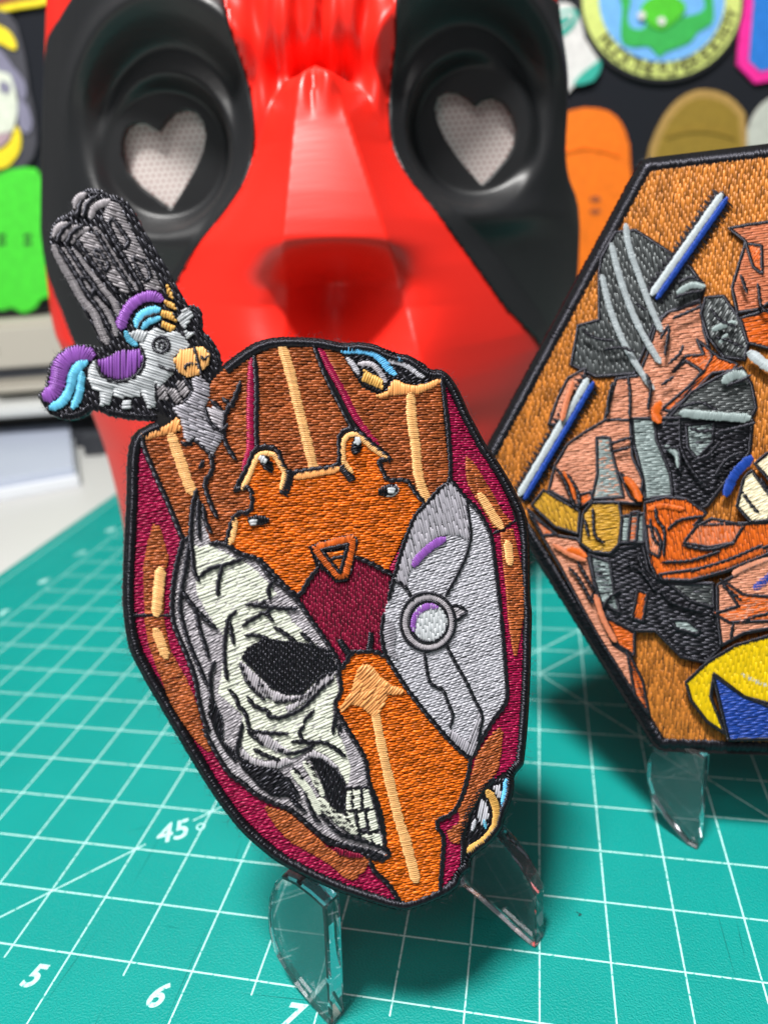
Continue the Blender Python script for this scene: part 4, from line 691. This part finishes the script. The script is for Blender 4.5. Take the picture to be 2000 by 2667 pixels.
OUT = smooth(wall_plane(246).uv(src(K10([(112, -260), (300, -330), (700, -360), (1050, -330), (1190, -250), (1186, -20), (1194, 60), (1208, 150), (1213, 240), (1208, 330), (1220, 388), (1252, 445), (1262, 560), (1256, 660), (1238, 770), (1212, 900), (1192, 1050), (1174, 1180), (1158, 1262), (1110, 1285), (700, 1300), (340, 1290), (285, 1200), (266, 1090), (238, 960), (200, 860), (146, 770), (90, 690), (72, 560), (66, 440), (60, 300), (54, 150), (64, 20)]))), 3, True)
BLKL = smooth(wall_plane(218).uv(src(K10([(470, -40), (510, 85), (545, 200), (556, 300), (540, 385), (500, 450), (430, 535), (385, 610), (330, 710), (290, 800), (230, 850), (180, 835), (116, 770), (66, 690), (-20, 560), (-40, 300), (-20, 60), (60, 0), (140, -60), (210, -90), (360, -110)]))), 3, True)
BLKR = smooth(wall_plane(218).uv(src(K10([(866, -40), (852, 100), (842, 200), (842, 290), (868, 370), (930, 450), (1020, 570), (1100, 675), (1165, 735), (1205, 800), (1240, 850), (1330, 820), (1340, 640), (1320, 200), (1290, 0), (1150, -60), (1000, -80)]))), 3, True)
HL = wall_plane(229).uv(src([11 if False else 0] + [(x/2.765, y/2.765) for x, y in [(1225, 1503), (1120, 1430), (1000, 1340), (905, 1230), (865, 1110), (868, 1000), (905, 915), (970, 878), (1040, 885), (1135, 945), (1185, 875), (1255, 805), (1330, 785), (1405, 808), (1455, 870), (1476, 970), (1455, 1090), (1400, 1210), (1325, 1345)]]))
HRT = wall_plane(229).uv(src([0] + [(1000+x/2.765, y/2.765) for x, y in [(705, 1337), (620, 1240), (520, 1120), (440, 1000), (385, 880), (366, 780), (388, 700), (450, 662), (530, 668), (600, 708), (664, 765), (720, 715), (790, 702), (860, 735), (925, 820), (955, 930), (940, 1040), (885, 1140), (795, 1245)]]))
def sstep(a, b, x):
    t = np.clip((x-a)/(b-a), 0, 1); return t*t*(3-2*t)
def relief(U, V):
    a2 = (U-700)/(np.interp(V, [500, 760, 1000, 1300], [620, 590, 520, 460])*np.where(U < 700, 1.14, 1.0))
    d_ = 8 - 30*np.abs(a2)**2.6 - 9*np.clip(np.abs(a2), 0, 1.15)**10 - 10*sstep(760, 1300, V)*a2**2
    xc = 690 + (V-175)*.13
    wr = np.interp(V, [166, 185, 215, 300, 520, 620, 800, 1100], [0, 22, 38, 56, 98, 112, 140, 190]); wb = np.interp(V, [164, 172, 188, 215, 260, 320, 380, 460, 560, 720, 950], [1, 38, 70, 94, 114, 142, 188, 255, 340, 450, 520])
    Hn = np.interp(V, [150, 160, 166, 190, 300, 420, 470, 520, 570, 630, 700, 780, 950, 1150], [0, 6, 11, 14, 18.5, 24, 26, 27.6, 28.6, 29.2, 29.4, 29, 26, 19])
    a_ = np.abs(U-xc); t = np.clip((a_-wr)/(wb-wr), 0, 1)
    d_ = d_ + Hn*(1-t)**1.25 - .3*np.clip(a_/wr, 0, 1)**2
    d_ = d_ - 27*np.exp(-np.abs((U-xc+.2*(V-520))/np.interp(V, [500, 640, 800], [106, 122, 96]))**2)*sstep(500, 610, V)*(1-sstep(640, 900, V))
    # nasolabial slope running down the cheeks and a chin
    d_ = d_ + 5*np.exp(-((V-1020)/150)**2)*np.exp(-((U-740)/210)**2) - 3*np.exp(-((V-880)/40)**2)*np.exp(-((U-740)/230)**2)
    # furrows of the brow above the nose
    fm = sstep(-80, 40, V)*(1-sstep(185, 290, V))*np.exp(-((U-690)/150)**4)
    d_ = d_ + fm*(1.3*np.sin((U-700)/17 + .012*(V-120)*np.sign(U-690)) + .8*np.sin((U-660)/7.5)) - 8*np.exp(-((V-165)/58)**2)*np.exp(-((U-690)/125)**2)*(1-np.clip(Hn/10, 0, 1)*(t < 1))
    for (cx_, cy_, rx, ry, sx_) in ((345, 328, 150, 162, -1), (1030, 275, 144, 162, 1)):
        # a wide sculpted hollow under a brow ridge, with the round eye well inside it
        ro = np.sqrt(((U-cx_+sx_*10)/212)**2 + ((V-cy_+52)/250)**2); up = sstep(.2, -.6, (V-cy_+52)/250)
        d_ = d_ - 7.5*(1-sstep(.70, .98, ro))*(.55+.45*up) + (3.2*up+.6)*np.exp(-((ro-1.10)/.13)**2)
        rr = np.sqrt(((U-cx_)/rx)**2 + ((V-cy_)/ry)**2)
        flat = 8 - 30*abs((cx_-700)/620)**2.6 - 10.5; d_ = d_ + (flat-d_)*(1-sstep(.86, 1.10, rr))
        d_ = d_ + 2.0*np.exp(-(((U-cx_-sx_*40)/170)**2)) * np.exp(-((V-cy_-188)/34)**2)
    return d_
def uvpx(P): return project(MP.O + P[:, :1]*MP.u + P[:, 1:]*MP.v)*.8295
gs = .62
gx = np.arange(OUT[:, 0].min()-2, OUT[:, 0].max()+2, gs); gz = np.arange(max(.4, OUT[:, 1].min()), OUT[:, 1].max()+2, gs)
GX, GZ = np.meshgrid(gx, gz); GP = np.c_[GX.ravel(), GZ.ravel()]; ny, nx = GX.shape
so, no_ = sdf(GP, OUT); sl_, nl = sdf(GP, BLKL); sr_, nr_ = sdf(GP, BLKR); sa, na = sdf(GP, HL); sb, nb_ = sdf(GP, HRT)
blk = np.minimum(sl_, sr_); nblk = np.where((sl_ < sr_)[:, None], nl, nr_); hrt = np.minimum(sa, sb); nh = np.where((sa < sb)[:, None], na, nb_)
PQ = GP.copy(); Q0 = np.arange(ny*nx).reshape(ny, nx); Q0 = np.stack([Q0[:-1, :-1], Q0[:-1, 1:], Q0[1:, 1:], Q0[1:, :-1]], -1).reshape(-1, 4)
for s_, n_ in ((so, no_), (blk, nblk), (hrt, nh)):      # corners shared by cells on both sides of an edge move onto it
    neg = s_[Q0].mean(1) < 0; a_ = np.zeros(ny*nx, bool); b_ = a_.copy(); a_[Q0[neg].ravel()] = True; b_[Q0[~neg].ravel()] = True
    m = a_ & b_ & (np.abs(s_) < gs*1.5); PQ[m] = n_[m]
UV_ = uvpx(PQ); DZ = relief(UV_[:, 0], UV_[:, 1]); DZ = DZ + .9*sstep(.3, -.5, blk)
V3 = np.c_[PQ[:, 0], PQ[:, 1], DZ]
q = np.arange(ny*nx).reshape(ny, nx); Q = np.stack([q[:-1, :-1], q[:-1, 1:], q[1:, 1:], q[1:, :-1]], -1).reshape(-1, 4)
cen = lambda s_: s_[Q].mean(1)
keep = (cen(so) < 0) & (cen(hrt) > 0); isb = cen(blk) < 0
def submesh(name, F, mat_, V=V3):
    ids, inv = np.unique(F, return_inverse=True); F2 = inv.reshape(F.shape)
    # thickness: the same sheet again 2.4 mm behind, joined along the rim
    Vf = V[ids]; n = len(Vf); back = Vf - [0, 0, 2.4]
    ed = np.concatenate([F2[:, [0, 1]], F2[:, [1, 2]], F2[:, [2, 3]], F2[:, [3, 0]]]); key = np.sort(ed, 1); u_, first, cnt = np.unique(key, axis=0, return_index=True, return_counts=True)
    rim = ed[first[cnt == 1]]; sides = np.stack([rim[:, 1], rim[:, 0], rim[:, 0]+n, rim[:, 1]+n], -1)
    FF = np.concatenate([F2, F2[:, ::-1]+n, sides]); VV = np.vstack([Vf, back])*MM
    me = bpy.data.meshes.new(name); me.vertices.add(len(VV)); me.vertices.foreach_set('co', VV.ravel())
    me.loops.add(FF.size); me.loops.foreach_set('vertex_index', FF.ravel().astype(np.int32)); me.polygons.add(len(FF))
    me.polygons.foreach_set('loop_start', np.arange(0, FF.size, 4, dtype=np.int32)); me.polygons.foreach_set('loop_total', np.full(len(FF), 4, np.int32))
    sm_ = np.ones(len(FF), bool); sm_[2*len(F2):] = False; me.polygons.foreach_set('use_smooth', sm_); me.update(calc_edges=True); me.validate()
    return link(name, me, mask, [mat_])
submesh('face', Q[keep & ~isb], M_RED)
left = cen(GP[:, 0]) < MP.uv(np.array([[850., 400.]]))[0, 0]
submesh('side_panel', Q[keep & isb & left], M_BLK); submesh('side_panel', Q[keep & isb & ~left], M_BLK)
# perforated white lens behind each heart-shaped opening
M_MESHW = material('white_mesh', (216, 208, 204), .55, .3); M_PORE = material('mesh_pore', (170, 140, 136), .7, .2)
for HH in (HL, HRT):
    c_ = HH.mean(0); zf = relief(*uvpx(c_[None]).T)[0] - 2.4
    ln = prism('lens', (HH-c_)*1.12+c_, zf-1, zf, M_MESHW, mask); cells = []
    x0, y0 = HH.min(0); x1, y1 = HH.max(0); V, F = [], []
    pit = 1.75; k = 0; yy = y0
    while yy < y1:
        xx = x0 + (pit/2 if k % 2 else 0)
        while xx < x1:
            b = len(V)
            for j in range(6): V.append((xx+45e-2*math.cos(j*math.pi/3), yy+.42*math.sin(j*math.pi/3), zf+.04))
            F.append(tuple(range(b, b+6))); xx += pit
        yy += pit*.866; k += 1
    V = np.array(V); s_, _ = sdf(V[:, :2], (HH-c_)*1.08+c_)
    F = [f_ for f_ in F if s_[f_[0]] < -.4]
    mesh('pores', V*MM, F, M_PORE, ln)['kind'] = 'stuff'

# ------------------------------------------------------------------ black felt board with patches, out of focus
BP = wall_plane(500)
board = empty('display_board', mat=BP.matrix()); tag(board, 'black felt board filled with patches behind the mask', 'display board')
A_ = BP.uv(np.array([(-200., 815.), (2300., -260.)]))
M_FELT = noise_bump(material('black_felt', (34, 36, 42), .95, .15), 700, .8, .0006)
bz = A_[0, 1]
box('panel', (A_[0, 0]-120, max(bz, 30), -14), (A_[1, 0]+80, A_[1, 1]+160, 0), M_FELT, board, 1)
def fabric(n, c): return noise_bump(color_noise(material(n, c, .6, .35), 260, .1), 420, .5, .0005, 3, (1, 6, 1))
def bpatch(label, rim_spec, rim_mat, face_mat, shrink=.93, th=3.0, parts=(), sm=2, group='patches pinned to the black board'):
    P = BP.uv(src(rim_spec)); c = P.mean(0); P = smooth(P, sm, True) if sm else P
    Mb = BP.matrix() @ Matrix.Translation((c[0]*MM, c[1]*MM, 0)); r_ = empty('cloth_patch', mat=Mb); tag(r_, label, 'patch', group)
    prism('rim', P-c, .3, th, rim_mat, r_, .6)
    n = np.roll(P, -1, 0)-np.roll(P, 1, 0); n = np.c_[-n[:, 1], n[:, 0]]*polysign(P); n /= np.linalg.norm(n, axis=1)[:, None]+1e-9
    if face_mat: prism('field', (P-c) + n*shrink, .2, th+.45, face_mat, r_)
    for i, (nm, sp, m_, z) in enumerate(parts):
        Q_ = smooth(BP.uv(src(sp)), 2, True)-c; prism(nm, Q_, th, th+z, m_, r_)
    return r_, c
F_ = {k: fabric('cloth_'+k, c) for k, c in dict(green=(72, 212, 54), yellow=(240, 216, 40), lemon=(216, 226, 128), sky=(120, 182, 245), leaf=(60, 178, 84), lime=(84, 200, 50), pink=(248, 44, 156), azure=(44, 124, 214), orange=(252, 122, 20), olive=(150, 122, 44), khaki=(178, 142, 78), pale=(196, 198, 188), white=(226, 222, 220), teal=(56, 176, 158), bone=(214, 220, 204), lilac=(128, 126, 148), coal=(66, 66, 74), rust=(150, 80, 50), mauve=(176, 150, 160), ink=(40, 40, 44), umber=(74, 68, 44)).items()}
bpatch('patch of a pale skull with yellow bands above and below, left edge of board', [0, (-70, 40), (30, 40), (62, 110), (78, 190), (84, 240), (97, 300), (102, 380), (80, 430), (30, 446), (-70, 446)], F_['coal'], None, parts=(
    ('band', [0, (-60, 50), (-20, 60), (20, 76), (40, 95), (52, 122), (46, 134), (20, 122), (-20, 108), (-60, 104)], F_['yellow'], 1.2), ('hood', [0, (-60, 118), (0, 125), (40, 175), (72, 215), (76, 250), (60, 262), (30, 200), (-60, 180)], F_['lilac'], 1.0), ('skull', [0, (-60, 188), (20, 192), (38, 205), (50, 250), (54, 290), (44, 335), (30, 345), (-60, 345)], F_['bone'], 1.1),
    ('eye_socket', [0, (10, 215), (34, 222), (34, 245), (12, 242)], F_['lilac'], 1.5), ('cheek', [0, (56, 262), (76, 272), (92, 320), (80, 350), (58, 330)], F_['lilac'], .9), ('mouth', [0, (-60, 345), (34, 345), (24, 372), (0, 388), (-60, 392)], F_['mauve'], .9), ('band', [0, (-60, 396), (0, 396), (36, 370), (50, 330), (62, 350), (62, 388), (42, 422), (14, 440), (-60, 440)], F_['yellow'], 1.3)))
bpatch('patch with a yellow rim and rusty middle, cut off by the top left corner', [0, (-90, -90), (138, -90), (141, 0), (130, 14), (60, 26), (-90, 40)], F_['yellow'], F_['rust'], 3.6)
g_, gc = bpatch('bright green patch with a scalloped lower edge and small dark marks', [0, (-140, 436), (70, 436), (104, 448), (122, 485), (136, 540), (150, 625), (146, 690), (151, 735), (138, 770), (112, 778), (98, 800), (66, 815), (36, 800), (14, 808), (-20, 800), (-60, 812), (-140, 800)], F_['green'], None, parts=tuple(('mark', [0, (x, y), (x+7, y), (x+7, y+9), (x, y+9)], F_['ink'], .5) for x in (4, 14, 70, 80) for y in (610, 628)))
def z11(pts): return [11] + list(pts)
bpatch('white and teal patch beside the right edge of the mask', z11([(40, 60), (150, 28), (235, 40), (300, 140), (330, 280), (425, 430), (435, 480), (385, 590), (255, 625), (150, 725), (40, 640)]), F_['white'], None, parts=(
    ('ring', z11([(60, 230), (100, 120), (180, 80), (260, 80), (280, 130), (230, 220), (150, 280), (70, 310)]), F_['teal'], .7), ('ring', z11([(80, 200), (130, 125), (200, 100), (245, 110), (230, 160), (160, 220), (90, 260)]), F_['white'], 1.1), ('ring', z11([(105, 200), (150, 145), (215, 125), (220, 150), (160, 200), (110, 235)]), F_['teal'], 1.5), ('edge', z11([(245, 620), (300, 540), (390, 470), (430, 440), (440, 490), (385, 590)]), F_['teal'], 1.0)))
circ = lambda r_: [11] + [(875+r_*math.cos(k*math.pi/24), 5+r_*math.sin(k*math.pi/24)) for k in range(48)]
rp, rc = bpatch('round patch with a lemon lettered ring and a green creature on blue, top edge', circ(600), F_['ink'], F_['lemon'], 2.6, parts=(
    ('blue_field', circ(448), F_['sky'], .9), ('creature', z11([(570, -60), (590, 80), (580, 200), (590, 320), (680, 350), (780, 345), (850, 420), (900, 385), (1000, 350), (1080, 310), (1130, 240), (1230, 180), (1240, 60), (1220, -80), (1160, -80), (1180, 60), (1130, 110), (1040, 130), (1000, 140), (860, 150), (780, 150), (740, 220), (650, 210), (630, 120), (650, 20), (640, -60)]), F_['leaf'], 1.6),
    ('creature_head', z11([(720, 80), (760, 20), (860, -20), (980, 0), (1040, 60), (1020, 110), (960, 170), (870, 230), (790, 200), (740, 140)]), F_['lime'], 2.4), ('eye', z11([(700, 110), (735, 100), (750, 130), (725, 160), (698, 145)]), F_['white'], 3.2), ('eye', z11([(835, 150), (870, 140), (892, 165), (875, 200), (842, 190)]), F_['white'], 3.2)))
for word, a0, a1 in (('MUCK', 143, 120), ('THE', 112, 99), ('FUMER', 90, 62), ('SOCIETY', 53, 12)):
    for i, ch in enumerate(word):
        a = math.radians(a0 + (a1-a0)*i/(len(word)-1)); c = bpy.data.curves.new('letter', 'FONT'); c.body = ch; c.size = .0100; c.align_x = 'CENTER'; c.align_y = 'CENTER'; c.extrude = .0002
        o = bpy.data.objects.new('letter', c); me = bpy.data.meshes.new_from_object(o); bpy.data.objects.remove(o); bpy.data.curves.remove(c); me.name = 'letter'
        q_ = BP.uv(src(z11([(875+508*math.cos(a), 5+508*math.sin(a)), (875+400*math.cos(a), 5+400*math.sin(a))])))-rc; up_ = q_[1]-q_[0]
        n = link('letter', me, rp, [F_['umber']]); n.location = (q_[0][0]*MM, q_[0][1]*MM, 3.9*MM); n.rotation_euler = (0, 0, math.atan2(up_[1], up_[0])-math.pi/2)
bpatch('blue patch with a hot pink angular border, top right corner', z11([(1455, -200), (1450, 20), (1420, 478), (1545, 608), (1720, 580), (2000, 560), (2000, -200)]), F_['pink'], F_['azure'], 6.5, sm=0)
bpatch('orange round-topped patch with dark dots, right of the mask', z11([(60, 1000), (90, 880), (160, 825), (330, 780), (500, 805), (590, 890), (638, 1010), (655, 1180), (655, 2000), (60, 2000)]), F_['orange'], None, parts=(('mark', z11([(370, 1420), (430, 1415), (435, 1450), (375, 1455)]), F_['rust'], .5), ('mark', z11([(370, 1510), (430, 1505), (435, 1535), (375, 1540)]), F_['rust'], .5), ('ridge', z11([(180, 1090), (330, 1050), (500, 1080), (580, 1130), (500, 1110), (330, 1075), (185, 1110)]), F_['orange'], .9)))
bpatch('olive round-topped patch above the hexagonal patch', z11([(770, 1200), (840, 950), (950, 770), (1070, 675), (1200, 648), (1350, 690), (1455, 790), (1485, 920), (1480, 1600), (770, 1600)]), F_['khaki'], F_['olive'], 4.5, parts=(('ridge', z11([(900, 1000), (1080, 930), (1280, 950), (1400, 1010), (1280, 970), (1080, 955)]), F_['olive'], 1.3),))
bpatch('pale grey round-topped patch at the right edge, beside the olive one', z11([(1475, 1100), (1500, 930), (1560, 800), (1660, 710), (1800, 690), (1950, 760), (2000, 1000), (2000, 1600), (1475, 1600)]), F_['pale'], None)
